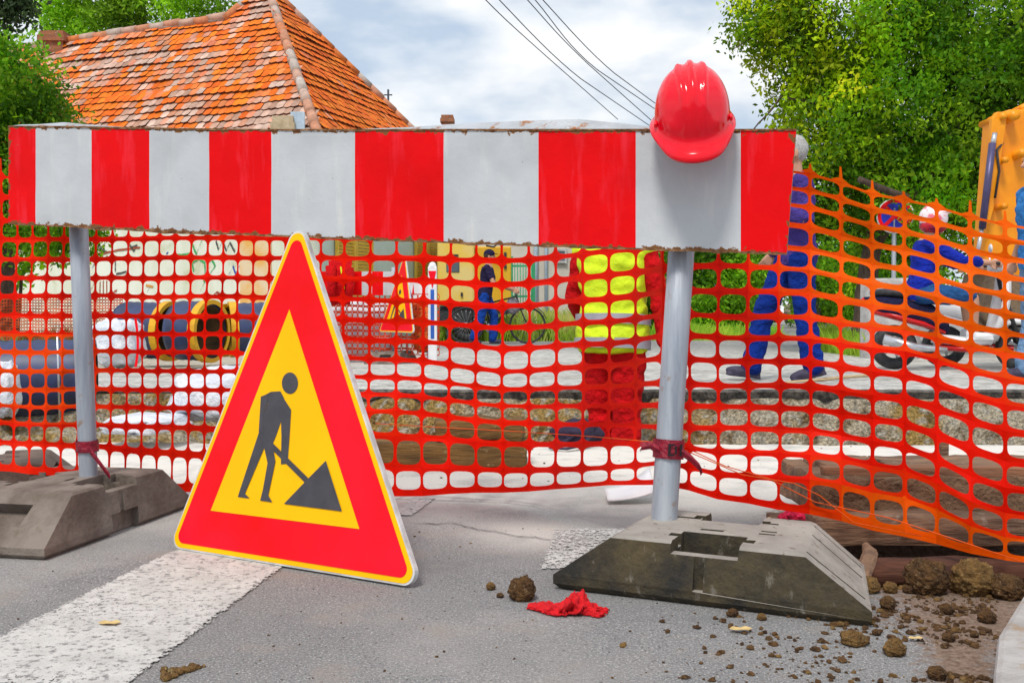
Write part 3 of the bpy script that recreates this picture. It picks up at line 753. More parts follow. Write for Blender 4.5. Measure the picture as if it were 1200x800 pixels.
def netcol(i, j):
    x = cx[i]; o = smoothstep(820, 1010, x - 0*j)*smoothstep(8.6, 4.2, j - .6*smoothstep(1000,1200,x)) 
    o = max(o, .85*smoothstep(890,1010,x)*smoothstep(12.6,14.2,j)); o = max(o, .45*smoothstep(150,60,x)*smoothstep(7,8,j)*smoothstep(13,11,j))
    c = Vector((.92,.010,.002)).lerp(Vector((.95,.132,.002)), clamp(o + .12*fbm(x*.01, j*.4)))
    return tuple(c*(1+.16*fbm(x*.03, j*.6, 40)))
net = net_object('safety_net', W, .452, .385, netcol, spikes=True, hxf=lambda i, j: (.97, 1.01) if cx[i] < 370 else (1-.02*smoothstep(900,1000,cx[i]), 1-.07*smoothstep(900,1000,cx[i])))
tag(net, 'near orange plastic safety net with rounded holes stretched behind the striped board and both posts', 'safety net', 'orange plastic safety nets')
mb = MB()
def cord(pts): mb.tube([P(x, y, Y) for x, y, Y in pts], .0015, 6)
cord([(795,520,2.60),(850,546,2.66),(900,560,2.69),(955,588,2.70),(1040,606,2.68),(1120,632,2.63),(1210,662,2.55)])
cord([(795,524,2.60),(870,556,2.66),(930,566,2.69),(960,580,2.69),(1000,612,2.68),(1080,628,2.66)])
cord([(440,496,3.5),(520,501,3.46),(600,505,3.4),(690,511,3.05),(770,518,2.63)])
for ob in (mb.build('drawcord', mat('orange_cord', (.80,.10,.006), rough=.6), net),): pass

# ------------------------------------------------------------------ red helmet
def helmet():
    root = thing('safety_helmet', P(811,137,2.43), 'glossy red hard hat with ridged crown hung over the top edge of the striped board', 'hard hat')
    mb = MB(); n = 72; k = 30; a, b, c = .099, .120, .126
    ring = []
    for i in range(k+1):
        th = math.pi/2*i/k; 
        for j in range(n):
            ph = 2*math.pi*j/n; x = a*math.sin(th)**.86*math.cos(ph); y = b*math.sin(th)**.86*math.sin(ph); z = c*math.cos(th)**.92 if i < k else 0
            rd = 0
            for rc, amp, wd in ((0,.0080,.0080), (-.036,.0068,.0058), (.036,.0068,.0058)):
                fade = smoothstep(-.122, -.085, y + abs(rc)*.1)*smoothstep(.12,.08,y)
                d = abs(x - rc*(1-.35*abs(y)/b)); rd += amp*fade*math.exp(-(d/wd)**4)
            rd -= .004*math.exp(-((abs(x)-.06)/.018)**2)*smoothstep(-.02,-.07,y)*smoothstep(.02,.05,z)
            nrm = Vector((x/a**2, y/b**2, z/c**2)).normalized(); mb.v.append(Vector((x,y,z))+nrm*rd)
    def rim(off, dz, vis, vz):
        for j in range(n):
            ph = 2*math.pi*j/n; f = smoothstep(.05, .95, -math.sin(ph)); sd = math.exp(-((abs(math.cos(ph))-1)/.12)**2)
            r = off + vis*f**1.3; x = (a+off+.008*sd*(off>0) + vis*.25*f)*math.cos(ph); y = (b+r)*math.sin(ph)
            mb.v.append(Vector((x, y, dz - vz*f**1.5)))
    rim(.002,-.010,.004,.004); rim(.006,-.016,.022,.010); rim(.007,-.019,.036,.018); rim(.005,-.024,.035,.021); rim(0,-.018,.004,.006); rim(-.006,.0,.0,.0)
    R = k+7
    for i in range(R-1):
        for j in range(n): mb.f.append([i*n+j, (i+1)*n+j, (i+1)*n+(j+1)%n, i*n+(j+1)%n]); mb.mi.append(0); mb.sm.append(True)
    rot = Matrix.Rotation(math.radians(-9), 3, 'Y') @ Matrix.Rotation(math.radians(34), 3, 'X') @ Matrix.Rotation(math.radians(-9), 3, 'Z')
    mb.v = [rot @ v for v in mb.v]
    sh = mb.build('shell', 'helmet', root)
    mb = MB()
    for s in (-1, 1):
        mb = MB(); mb.box((s*.098,-.035,.006), (.008,.02,.012)); mb.v = [rot @ v for v in mb.v]; mb.build('slot_cover', 'helmet', root, bev=.002)
    mb = MB(); mb.tube([(.088*math.cos(t), .112*math.sin(t), -.012) for t in [2*math.pi*i/40 for i in range(40)]], .006, 6, closed=True); mb.v = [rot @ v for v in mb.v]
    mb.build('headband', 'black', root)
    root.scale = (.885,.90,.96)
    return root
helmet()

# ------------------------------------------------------------------ kerb, timbers, soil
kp = [G(1204,686,.075), G(1169,742,.075), G(1160,830,.075), G(1400,830,.075), G(1500,686,.075)]
mb = MB(); mb.prism([(p.x,p.y,-.05) for p in kp], (0,0,.125)); ob = mb.build('kerb', 'kerb', bev=.012); struct(ob)

tb = thing('timber_cover', (1.2, 2.95, 0), 'soil caked wooden plank box on a heavy beam beside the pit', 'timber cover')
mb = MB(); y0 = 2.86
def bx_px(mb, x0, x1, ya, yb, Y, dep, m=0, bev=.008):   # a box whose front face covers those pixels at depth Y
    A, B = P(x0, ya, Y), P(x1, yb, Y); mb.box(((A.x+B.x)/2, Y+dep/2, (A.z+B.z)/2), (abs(B.x-A.x), dep, abs(A.z-B.z)), m, bev=bev)
def rough(ob, amp, sc):
    me = ob.data; bm = bmesh.new(); bm.from_mesh(me); bmesh.ops.subdivide_edges(bm, edges=[e for e in bm.edges if e.calc_length() > .06], cuts=6, use_grid_fill=True)
    for v in bm.verts: v.co += Vector((fbm(v.co.x*sc,v.co.y*sc,v.co.z*sc), fbm(v.co.x*sc+9,v.co.y*sc,v.co.z*sc), fbm(v.co.x*sc,v.co.y*sc+7,v.co.z*sc)))*amp
    for f in bm.faces: f.smooth = True
    bm.to_mesh(me); bm.free(); me.set_sharp_from_angle(angle=math.radians(32)); return ob
bx_px(mb, 957, 1290, 606, 640, 2.80, .16, bev=.012); rough(mb.build('beam', 'wood_old', tb, world=True), .010, 7)
mb = MB(); bx_px(mb, 957, 1290, 560, 607, 2.90, .05, bev=.006); rough(mb.build('front_plank', mat('dirt_caked_wood', (.27,.165,.095), (.13,.075,.045), scale=9, rough=1, bmp=1, bscale=24, bdist=.03, c3=(.26,.19,.12), s3=16, lo3=.56, hi3=.68), tb, world=True), .018, 12)
mb = MB(); bx_px(mb, 968, 1290, 547, 560, 2.93, .05, bev=.005); rough(mb.build('top_plank', mat('red_brown_wood', (.36,.17,.09), (.22,.12,.07), scale=6, rough=.9, bmp=.7, bscale=22, stretch=(.4,3,3)), tb, world=True), .008, 8)
mb = MB()
for k in range(5):
    mb.box((P(968,545,3).x + .11 + k*.205, 3.12, P(970,552,2.95).z-.008+.01*rnd(-1,1)), (.19, .34, .028), bev=.005)
rough(mb.build('lid', 'wood_old', tb, world=True), .008, 8)
for xa_, xb_ in ((957,990),(1225,1290)):
    mb = MB(); bx_px(mb, xa_, xb_, 560, 606, 2.95, .4); rough(mb.build('side_plank', 'wood_old', tb, world=True), .012, 8)
mb = MB(); mb.tube([(.78,2.70,-.045),(1.2,2.74,-.05),(1.9,2.74,-.055)], [.032,.040,.042], 14); lg = rough(mb.build('round_log', mat('red_log', (.11,.04,.022), (.05,.02,.014), scale=14, rough=.9, bmp=.7, bscale=20, stretch=(.4,3,3))), .008, 9)
tag(lg, 'reddish brown log lying in the dark gap under the timber beam', 'log')
mb = MB(); mb.tube([P(1005,690,2.45), P(1012,672,2.50), P(1020,650,2.58), P(1016,640,2.68)], [.022,.02,.018,.012], 10); rt = rough(mb.build('root_stump', 'wood_old'), .007, 12)
tag(rt, 'short twisted root poking out beside the left end of the beam', 'root')
mb = MB(); bx_px(mb, 1103, 1112, 508, 556, 3.3, .025, bev=.003); st = mb.build('stake', 'wood_old'); tag(st, 'thin brown wooden stake standing upright behind the timber box', 'stake')
mb = MB(); mb.tube([P(900,606,2.80), P(932,618,2.72), P(966,632,2.64)], [.012,.015,.011], 8); sk = rough(mb.build('wood_stick', 'wood_pale'), .004, 14); sk.data.transform(Matrix.Translation((0,0,-.01)))
tag(sk, 'pale splintered wooden stick on the asphalt behind the right base', 'stick')

lgb = thing('squared_timber', (0,0,0), 'thick old squared log lying on the pale ground behind the net, right of the sign', 'timber')
c0, c1 = G(415,549), G(618,549); c0.y -= .05; mb = MB(); Ln = (c1-c0).length
mb.box((0,0,0), (Ln, .24, .105), bev=.014); mb.v = [Vector((v.x+(c0.x+c1.x)/2, v.y+(c0.y+c1.y)/2+.14, v.z+.055)) for v in mb.v]; rough(mb.build('lower_beam', 'wood_log', lgb), .012, 9)
mb = MB(); mb.box((0,0,0), (Ln*.52, .20, .085), bev=.014); mb.v = [Vector((v.x+(c0.x+c1.x)/2+Ln*.22, v.y+(c0.y+c1.y)/2+.15, v.z+.155)) for v in mb.v]; rough(mb.build('upper_beam', 'wood_log', lgb), .014, 9)

def clod(name, px, py, rpx, m, label, sq=.85, n=18, nz=.32, group=None):
    Y0 = G(px, py, 0); r = rpx*Y0.y/FPX; mb = MB(); z = road_z(Y0.x, Y0.y)
    n = int(n*2.2); mb.ell((0,0,0), (r*rnd(.95,1.15), r*rnd(.9,1.1), r*sq), n, nz=nz*.42, nsc=2.4, seed=px*.37, k=n-6, R=Matrix.Rotation(rnd(0,6),3,'Z'))
    for k, v in enumerate(mb.v):
        d = v/r; mb.v[k] = v + v.normalized()*r*(.10*fbm(d.x*3+px, d.y*3, d.z*3) + .16*(abs(mnoise.noise(Vector((d.x*2.3+px, d.y*2.3, d.z*2.3))))-.2) + .10*mnoise.noise(Vector((d.x*6+px, d.y*6, d.z*6))) + .09*mnoise.noise(Vector((d.x*13+px, d.y*13, d.z*13))))
    ob = mb.build(name, m); ob.location = (Y0.x, Y0.y+r*.5, z+r*sq*.72); tag(ob, label, 'soil clod', group); return ob
gc = 'clods of dug soil scattered on the road'
for a in ((1090,697,24,'clod','biggest dark brown soil clod, rounded, in front of the timber beam',.95,28,.36),
          (1144,698,23,'clod_y','pointed yellow clay clod standing under the orange net edge',1.05,28,.4),
          (1184,702,20,'clod','broad brown soil clod touching the kerb corner at right',.8,26,.3),
          (1021,695,11,'clod_y','knobbly clod next to the right end of the rubber base',.95,20,.4),
          (1045,695,8,'clod_y','small light brown clod between the base end and the biggest clod',.9,18,.35),
          (1066,695,6.5,'clod','small round clod leaning at the left foot of the biggest clod',.9,16,.3),
          (1042,716,9,'clod','dark upright clod alone on dirt below the small light clods',1.1,20,.3),
          (1111,720,8,'clod','dark clod in the middle of the dirt below the pointed one',.85,18,.36),
          (1159,730,10,'clod','dark clod pressed against the kerb edge',.8,18,.36),
          (1003,757,15,'clod_y','wide flat crumbly clod in front of the base corner',.55,24,.42),
          (1051,769,13,'clod_y','greenish brown clod with a pale leaf behind it',.85,22,.42),
          (1100,797,10,'clod','clod cut by the bottom edge of the picture',.9,20,.36),
          (1113,752,7,'clod','reddish brown clod with a tail of crumbs near the kerb',.75,16,.4),
          (612,704,16,'clod','round fibrous clod beside the red glove',.95,26,.34),
          (575,691,5.5,'clod_y','pea sized yellow crumb left of the round fibrous clod',.95,14,.3),
          (586,700,4,'clod','tiny crumb just left of and below the round fibrous clod',.8,12,.3),
          (859,723,6.5,'clod','crumb at the foot of the mossy base, left of the pair',.8,16,.4),
          (893,727,5.5,'clod_y','crumb at the foot of the mossy base, right of the pair',.8,16,.4),
          (1028,745,5,'clod','small clod just off the base corner',.8,14,.3),
          (986,735,4.5,'clod_y','small clod touching the lower edge of the base corner',.8,14,.3),
          (1143,747,5,'clod','small clod halfway between the reddish clod and the kerb',.8,14,.35)):
    clod('soil_clod', a[0], a[1], a[2], a[3], a[4], a[5], a[6], a[7], gc)
heap = MB()   # crumbly heap left of the stripe
for k in range(60):
    t = rnd(0,1); p = G(192+48*t, 793-13*t+rnd(-6,6)*(1-t*.7), 0); r = rnd(.002,.009)*(1.2-t*.6); heap.ell((p.x,p.y,r*.6), (r,r,r*.75), 7, nz=.3, seed=k, k=5)
tag(heap.build('soil_crumbs', 'clod_y'), 'low heap of yellowish soil crumbs by the lower edge of the road stripe', 'soil heap', kind='stuff')
mb = MB(); cc = []   # countless crumbs
def crumb(x, y, r):
    k0 = len(mb.f); mb.ell((x, y, road_z(x,y)+r*.3), (r*rnd(.7,1.4), r*rnd(.7,1.2), r*rnd(.5,.8)), 6, m=0 if rnd(0,1) < .8 else 1, k=4, nz=.75, seed=len(mb.v), R=Matrix.Rotation(rnd(0,6),3,'Z'))
    for q in range(k0, len(mb.f)): mb.sm[q] = False
for k in range(14000):
    px_ = rnd(640,1170); p = G(px_, rnd(668,800), 0)
    s = (soil_amt(p.x, p.y)+.15)*smoothstep(740,980,px_)
    if rnd(0,1) < s*.75 + .05*smoothstep(700,900,px_) and fbm(p.x*5,p.y*5) > -.25: crumb(p.x, p.y, .0009+.0085*rnd(0,1)**5.5)
for k in range(230):
    p = G(rnd(420,1000), rnd(600,800), 0); crumb(p.x, p.y, .0008+.003*rnd(0,1)**3)
for k in range(90):
    p = G(rnd(20,420), rnd(640,800), 0); crumb(p.x, p.y, .0007+.0022*rnd(0,1)**3)
for k in range(420):
    x, y = rnd(.75,1.5), rnd(2.4,2.72); crumb(x, y, .002+.011*rnd(0,1)**2.5)
for k in range(160):
    x, y = rnd(-1.5,2), rnd(3.9,4.95); crumb(x, y, .001+.006*rnd(0,1)**4)
tag(mb.build('soil_crumbs', ['clod', 'clod_y'], fix=False), 'fine soil crumbs strewn over the asphalt', 'soil', kind='stuff')
# crumbs on the right base
for a in ((868,741,'torn pale leaf lying in front of the mossy base'), (1073,752,'small cream leaf behind the greenish clod'), (128,733,'brown scrap of leaf on the white road stripe')):
    p = G(a[0], a[1], 0); mb = MB(); w = 14*p.y/FPX if a[0] < 1000 else 9*p.y/FPX
    pts = [(-1,.0,.1),(-.6,.28,.35),(0,.2,.15),(.5,.3,.4),(1,.05,.2),(.6,-.25,.1),(0,-.3,.3),(-.5,-.2,.05)]
    mb.add([(x*w, y*w*1.6, z*w*.35+.002) for x, y, z in pts]+[(0,0,.002)], [(i,(i+1)%8,8) for i in range(8)]); ob = mb.build('fallen_leaf', 'leaf_dry'); ob.location = (p.x, p.y, road_z(p.x,p.y)+.005)
    tag(ob, a[2], 'leaf', 'fallen leaves on the road')

# ------------------------------------------------------------------ gloves, bag, plate, sheeting
def glove(name, px, py, L, H, m, label, rz, mirror=1):
    p = G(px, py, 0); root = thing(name, (p.x, p.y, road_z(p.x,p.y)), label, 'glove')
    def bunch(nm, x0, x1, prof, seed, fold):     # a crumpled fabric tube: deep pleats along it, flattened on the road
        mb = MB(); n, k = 54, 40
        for j in range(n+1):
            s = j/n; x = x0+(x1-x0)*s
            hh, ww = prof(s)
            for i in range(k):
                a = math.pi*2*i/k; ca, sa = math.cos(a), math.sin(a)
                f1 = mnoise.noise(Vector((s*5.2+seed, ca*1.6, sa*1.6))); f2 = abs(mnoise.noise(Vector((s*9+ca*1.8+seed, sa*2.6, 4.4)))); q = 1 + fold*(.75*f1 - .9*(.32-f2))
                mb.v.append(Vector((x+.10*L*fold*f1, ww*ca*q + .10*L*math.sin(s*4+seed), max(.0012+.002*f2, hh*(.40+.60*sa)*q))))
        for j in range(n):
            for i in range(k): mb.f.append([j*k+i, (j+1)*k+i, (j+1)*k+(i+1)%k, j*k+(i+1)%k]); mb.mi.append(0); mb.sm.append(True)
        mb.f += [list(range(k))[::-1], [n*k+i for i in range(k)]]; mb.mi += [0,0]; mb.sm += [False,False]
        return mb.build(nm, m, root)
    bunch('cuff', -.52*L, .02*L, lambda s: (H*(.22+.34*s), H*(.36+.30*s)), 1.7, .5)
    bunch('palm', -.06*L, .40*L, lambda s: (H*(.30+.52*math.sin(math.pi*min(1,s*1.0))**.8), H*(.42+.55*math.sin(math.pi*s))), 5.1, .62)
    for q, (y, ln, sd) in enumerate(((-.34,.22,2.),(-.10,.26,4.),(.14,.24,6.),(.36,.18,8.))):
        o = bunch('finger', .26*L, .34*L+ln*L, lambda s: (H*(.42-.24*s), H*(.22-.08*s)), sd, .4); o.location = (0, y*H, 0)
    root.rotation_euler = (0,0,rz); root.scale = (1, mirror, 1); return root
glove('work_glove', 662, 717, .155, .046, 'red_glove', 'crumpled bright red work glove lying on the asphalt in front of the right base', math.radians(-8))
p = P(940,584,2.86); g2 = glove('work_glove', 940, 612, .085, .045, 'pink_glove', 'pink red glove caught behind the net near the timber box', math.radians(160)); g2.location = (p.x, 2.92, .055)
mb = MB(); mb.box((p.x+.02, 2.97, .026), (.16,.12,.052), bev=.01); pr = rough(mb.build('wood_block', 'wood_old'), .01, 9); tag(pr, 'flat wooden block under the pink glove beside the timber box', 'wood block')
mb = MB()   # bent metal plate under the net by the right post
A = P(722,572,3.45); 
vs = []
for i in range(9):
    for j in range(5): vs.append((A.x-.03+.16*i/8, A.y-.02+.14*j/4, .012+.07*(i/8)**2*(.4+.6*j/4)+ .02*j/4))
mb.add(vs, [(i*5+j,(i+1)*5+j,(i+1)*5+j+1,i*5+j+1) for i in range(8) for j in range(4)], 0, True); ob = mb.build('metal_plate', 'white_plastic'); md = ob.modifiers.new('s','SOLIDIFY'); md.thickness = .006
tag(ob, 'bent whitish sheet metal plate on the ground under the net left of the right post', 'metal plate')
bg = thing('cloth_bag', (0,0,0), 'dark violet cloth bag with a loose strap on the pale ground behind the net', 'bag')
p = G(676,523); mb = MB(); mb.ell((p.x, p.y+.08, .055), (.115,.09,.065), 22, nz=.25, nsc=4, seed=3, k=14); mb.ell((p.x+.07, p.y+.10, .05), (.07,.06,.05), 16, nz=.25, seed=5); mb.build('body', 'bag', bg)
mb = MB(); mb.tube([(p.x-.02,p.y+.0,.05),(p.x-.09,p.y-.08,.02),(p.x-.13,p.y-.14,.012),(p.x-.06,p.y-.18,.012),(p.x+.02,p.y-.1,.02),(p.x+.06,p.y-.02,.05)], .014, 6, flat=.35); mb.build('strap', 'bag', bg)
def sheet_lump(name, px0, px1, py0, py1, Y, dep, label, seed, m='white_sheet', zb=None):
    A, B = P(px0, py0, Y), P(px1, py1, Y); c = (A+B)/2; r = (abs(B.x-A.x)/2, dep/2, abs(A.z-B.z)/2); mb = MB()
    n, k = 34, 22
    for i in range(k+1):
        th = math.pi*i/k
        for j in range(n):
            ph = 2*math.pi*j/n; d = Vector((math.sin(th)*math.cos(ph), math.sin(th)*math.sin(ph), math.cos(th))); e = .7
            d2 = Vector([math.copysign(abs(q)**e, q) for q in d]); q = 1+.16*fbm(d.x*2.2+seed, d.y*2.2, d.z*2.2)+.05*fbm(d.x*7+seed, d.y*7, d.z*7)
            mb.v.append(Vector((c.x+d2.x*r[0]*q, c.y+d2.y*r[1]*q, c.z+d2.z*r[2]*q)))
    for i in range(k):
        for j in range(n): mb.f.append([i*n+j, (i+1)*n+j, (i+1)*n+(j+1)%n, i*n+(j+1)%n]); mb.mi.append(0); mb.sm.append(True)
    ob = mb.build(name, m); tag(ob, label, 'sheeting'); return ob
sheet_lump('plastic_sheet', 205, 330, 432, 492, 5.35, .5, 'crumpled white plastic sheeting heaped on the trench edge left of the sign', 2)
sheet_lump('plastic_sheet', 128, 215, 486, 506, 5.0, .5, 'low fold of white sheeting at the trench edge below the soil wall', 5)
sheet_lump('plastic_sheet', -12, 22, 425, 488, 5.3, .15, 'narrow white plastic wrap standing at the left picture edge before the black pipe', 8)
# ------------------------------------------------------------------ house with tiled roof
E = Vector((-3.05, 17.0, 3.1)); fd = Vector((-.933,.358,0)); rd_ = Vector((.358,.933,0)); D = P(312,-18,21.5)
hip_len = 6.9
house = thing('tiled_house', (-6, 20, 0), 'old house with hipped orange tiled roof and graffiti covered white wall at left', 'house')
n_front = (D-E).cross(fd).normalized(); n_front = n_front if n_front.y < 0 else -n_front
Gc = E + rd_*hip_len
n_right = (D-E).cross(rd_).normalized(); n_right = n_right if n_right.x > 0 else -n_right
def tiles(mb, cols, p0, e, n, Lh, Lup, inside, tw=.16, th=.19, seed=0):
    upv = n.cross(e); upv = upv if upv.z > 0 else -upv
    nr = int(Lup/th); nc = int(Lh/tw)
    for r in range(nr):
        for c in range(-2, nc):
            s = c*tw + (tw/2 if r % 2 else 0) + .012*fbm(c*.7, r*.9, seed); t = r*th
            if not inside(p0 + e*(s+tw/2) + upv*(t+th*.35)): continue
            sag = .055*fbm(s*.35, t*.45, seed+3) + .03*fbm(s*.12, r*1.7, seed+5)
            lift = .045 + .010*rnd(-1,1)
            jt = .02*fbm(s*.4, r*3.1, seed+9) + .008*rnd(-1,1)
            a = p0 + e*s + upv*(t-.03+jt) + n*(lift+sag); b = p0 + e*(s+tw*.97) + upv*(t-.03+jt) + n*(lift+sag)
            c2 = p0 + e*(s+tw*.97) + upv*(t+th*1.06) + n*(.012+sag); d2 = p0 + e*s + upv*(t+th*1.06) + n*(.012+sag)
            m = p0 + e*(s+tw*.48) + upv*(t-.06+jt) + n*(lift+sag+.004)
            base = len(mb.v); k = -n*.035
            mb.v += [a, m, b, c2, d2, a+k, m+k, b+k]; mb.f += [[base,base+1,base+2,base+3,base+4],[base,base+5,base+6,base+1],[base+1,base+6,base+7,base+2]]; mb.mi += [0]*3; mb.sm += [False]*3
            g = .62*fbm(s*.5, t*.7, seed+20) + .30*fbm(s*3, t*2.2, seed+30) + .36*rnd(-1,1) + (.20 if seed == 0 else -.28) - .085*(t-3.2)*(seed == 0)
            w = smoothstep(-.02, .55, g)
            o = Vector((.78,.125,.006)).lerp(Vector((.86,.215,.012)), rnd(0,1)); gr = Vector((.66,.50,.42)).lerp(Vector((.42,.27,.20)), rnd(0,1))
            cc_ = o.lerp(gr, w*.92)*rnd(.8,1.12); dk = Vector((.12,.035,.015)); cols += [tuple(cc_), tuple(dk), tuple(dk)]
mb = MB(); cols = []
left_x = E + fd*13.5
upf = n_front.cross(fd); upf = upf if upf.z > 0 else -upf
def st(p): q = p-E; return q.dot(fd), q.dot(upf)
(s_a, t_a), (s_b, t_b) = st(PL(55,53,E,n_front)), st(PL(264,22,E,n_front))
def rtop(s): return t_b + (t_a-t_b)*(s-s_b)/(s_a-s_b)
def in_front(p):
    # left of the hip line, below the ridge
    q = p-E; s = q.dot(fd); t = q.dot(upf); dh = D-E; sh, tt = dh.dot(fd), dh.dot(upf)
    if s > s_b: return t < rtop(s)
    if s > sh and t > tt + (rtop(s_b)-tt)*(s-sh)/(s_b-sh): return False
    return s > sh*(t/tt) - .05 and t < tt
tiles(mb, cols, E, fd, n_front, 14.0, (D-E).dot(upf)+.3, in_front, seed=0)
upr = n_right.cross(rd_); upr = upr if upr.z > 0 else -upr
def in_right(p):
    q = p-E; s = q.dot(rd_); t = q.dot(upr); dh = D-E; sh, tt = dh.dot(rd_), dh.dot(upr)
    return t < tt and s > sh*(t/tt) - .05 and s < hip_len-(hip_len-sh)*(t/tt)+.05
tiles(mb, cols, E, rd_, n_right, hip_len+.3, (D-E).dot(upr)+.3, in_right, seed=50)
ro = mb.build('roof', 'tile', house, world=True, fix=False); fcol(ro.data, cols)
mb = MB()    # the closed roof body under the tiles
A_ = E + fd*14; tt = (D-E).dot(upf)
R0 = E + fd*14 + upf*rtop(14); RB = E + fd*s_b + upf*rtop(s_b); back = rd_*7.2
mb.add([E-n_front*.03, A_-n_front*.03, R0-n_front*.03, RB-n_front*.03, D-n_front*.03], [(0,1,2,3,4)]); mb.add([E-n_right*.03, Gc-n_right*.03, D-n_right*.03], [(0,1,2)])
mb.add([Gc, A_+back, R0, RB, D], [(0,1,2,3,4)]); mb.add([E, A_, A_+back, Gc], [(0,1,2,3)])
mb.build('roof_boarding', mat('roof_boarding', (.10,.05,.03)), house, world=True)
def ridge(a, b, nn, w=.16):
    mb = MB(); cols = []; d = (b-a); L = d.length; k = int(L/.36)
    for i in range(k):
        p, q = a+d*(i/k), a+d*((i+1.1)/k); j = Vector((0,0,.015*rnd(-1,1))); mb.tube([p+j, q+j+Vector((0,0,.012))], [w*.62, w*.5], 10, 0)
    nf = len(mb.f)//k
    for i in range(k): c = Vector((.60,.17,.04)).lerp(Vector((.50,.43,.38)), clamp(rnd(-.1,1.1))); cols += [tuple(c)]*nf
    o = mb.build('ridge', 'tile', house, world=True, fix=False); fcol(o.data, cols)
    mm = MB(); mm.tube([a+d*(i/24)+Vector((.04*fbm(i,1),0,-.02+.05*fbm(i,3))) for i in range(25)], .075, 7); mm.build('ridge_mortar', mat('mortar', (.42,.38,.33), (.33,.29,.25), scale=12, rough=1), house, world=True)
ridge(E+Vector((0,-.06,.02)), D, None); ridge(Gc, D, None); ridge(RB+Vector((0,0,.03)), R0+Vector((0,0,.03)), None); ridge(D, RB, None)
wh = 3.02
mb = MB()   # walls stand 0.45 m inside the eaves
w0 = E + fd*.45 + rd_*.45; wA, wB = w0 + fd*13, w0 + rd_*6.2
mb.add([(w0.x,w0.y,-.1),(wA.x,wA.y,-.1),(wA.x,wA.y,wh),(w0.x,w0.y,wh)], [(0,1,2,3)])
mb.build('front_wall', 'wall_white', house, world=True, fix=False)
mb = MB(); mb.add([(w0.x,w0.y,-.1),(wB.x,wB.y,-.1),(wB.x,wB.y,wh),(w0.x,w0.y,wh)], [(0,1,2,3)])
bk = wA + rd_*6.2; mb.add([(wB.x,wB.y,-.1),(bk.x,bk.y,-.1),(bk.x,bk.y,wh),(wB.x,wB.y,wh)], [(0,1,2,3)])
mb.build('side_wall', 'wall_green', house, world=True, fix=False)
nw = Vector((rd_.y, -rd_.x, 0)); nwf = -rd_
def on_right_wall(px, py): return PL(px, py, Vector((w0.x,w0.y,0)), nw)
for xa, xb in ((391,434),(484,512)):
    a, b = on_right_wall(xa, 270), on_right_wall(xb, 332); z0, z1 = .95, 2.3
    mb = MB(); fr = MB(); dirv = (b-a); dirv.z = 0; L = dirv.length; dirv.normalize()
    for half in (0, 1):
        x0, x1 = L*(half*.5)+.03, L*(half*.5+.5)-.03
        for k in range(22):
            z = z0+.04+(z1-z0-.08)*k/21; p = a+dirv*(x0+x1)/2; mb.box((p.x+nw.x*.05, p.y+nw.y*.05, z), (x1-x0, .02, .045), R=Matrix.Rotation(math.atan2(dirv.y,dirv.x),3,'Z') @ Matrix.Rotation(.5,3,'X'))
        for xx in (x0, x1): p = a+dirv*xx; fr.box((p.x+nw.x*.05, p.y+nw.y*.05, (z0+z1)/2), (.05,.05,z1-z0), R=Matrix.Rotation(math.atan2(dirv.y,dirv.x),3,'Z'))
    for z in (z0, z1): p = a+dirv*L/2; fr.box((p.x+nw.x*.05, p.y+nw.y*.05, z), (L,.05,.05), R=Matrix.Rotation(math.atan2(dirv.y,dirv.x),3,'Z'))
    sh = mb.build('shutter', 'shutter', house, world=True); o = fr.build('frame', 'shutter', None); o.data.transform(Matrix.Translation(-house.location)); o.parent = sh
def on_front_wall(px, py): return PL(px, py, Vector((w0.x,w0.y,0)), nwf) + nwf*.012
a = on_front_wall(283,290); b = on_front_wall(318,345)   # orange beige door panel right of the wall
mb = MB(); p = (a+b)/2; mb.box((p.x, p.y, 1.1), ((b-a).length*.62, .05, 2.15), R=Matrix.Rotation(math.atan2(fd.y,fd.x),3,'Z'))
mb.build('door', mat('orange_door', (.80,.45,.12), (.78,.62,.42), scale=2, rough=.7), house, world=True)
def scrib(m, pts, w=.03):
    L = []
    for (p, q) in zip(pts, pts[1:]):
        for k in range(6): L.append((p[0]+(q[0]-p[0])*k/6, p[1]+(q[1]-p[1])*k/6))
    L.append(pts[-1]); mb = MB()
    for i, (px, py) in enumerate(L):
        c = on_front_wall(px+.6*fbm(i*.4,py), py+.6*fbm(px,i*.4)); mb.v += [c+Vector((0,0,w)), c-Vector((0,0,w))+fd*w]
        if i: mb.f.append([2*i-2,2*i-1,2*i+1,2*i]); mb.mi.append(0); mb.sm.append(False)
    mb.build('graffiti', m, house, world=True, fix=False)
for m, pts in (('graf_r',[(106,298),(122,297),(140,293),(156,291),(165,290)]),('graf_k',[(115,288),(120,295),(124,285),(118,292),(126,296)]),('graf_k',[(152,286),(158,294),(162,287),(155,290)]),
    ('graf_g',[(226,285),(231,298),(236,284),(241,275)]),('graf_g',[(228,318),(226,308),(234,303),(241,308),(241,320)]),('graf_g',[(236,340),(241,330),(238,324)]),('graf_g',[(246,308),(249,304),(253,312),(247,320)]),
    ('graf_g',[(205,298),(215,299),(224,297)]),('graf_k',[(254,282),(257,292),(262,282),(266,294),(270,284),(276,295)]),('graf_b',[(269,322),(274,312),(277,321),(283,309)]),('graf_b',[(196,297),(198,296)]),
    ('graf_r',[(107,340),(112,331),(113,345)]),('graf_r',[(118,344),(118,330)]),('graf_r',[(122,344),(122,329)]),('graf_r',[(126,344),(126,329)]),('graf_r',[(130,344),(130,330)]),('graf_k',[(137,321),(143,320),(149,318)]),
    ('graf_k',[(136,305),(136,318)]),('graf_b',[(109,313),(111,310)]),('graf_o',[(172,334),(180,336)]),('graf_r',[(134,342),(138,340)]),('graf_r',[(251,346),(255,342),(260,346)]),('graf_k',[(172,346),(178,333)])):
    scrib(m, pts, .02)
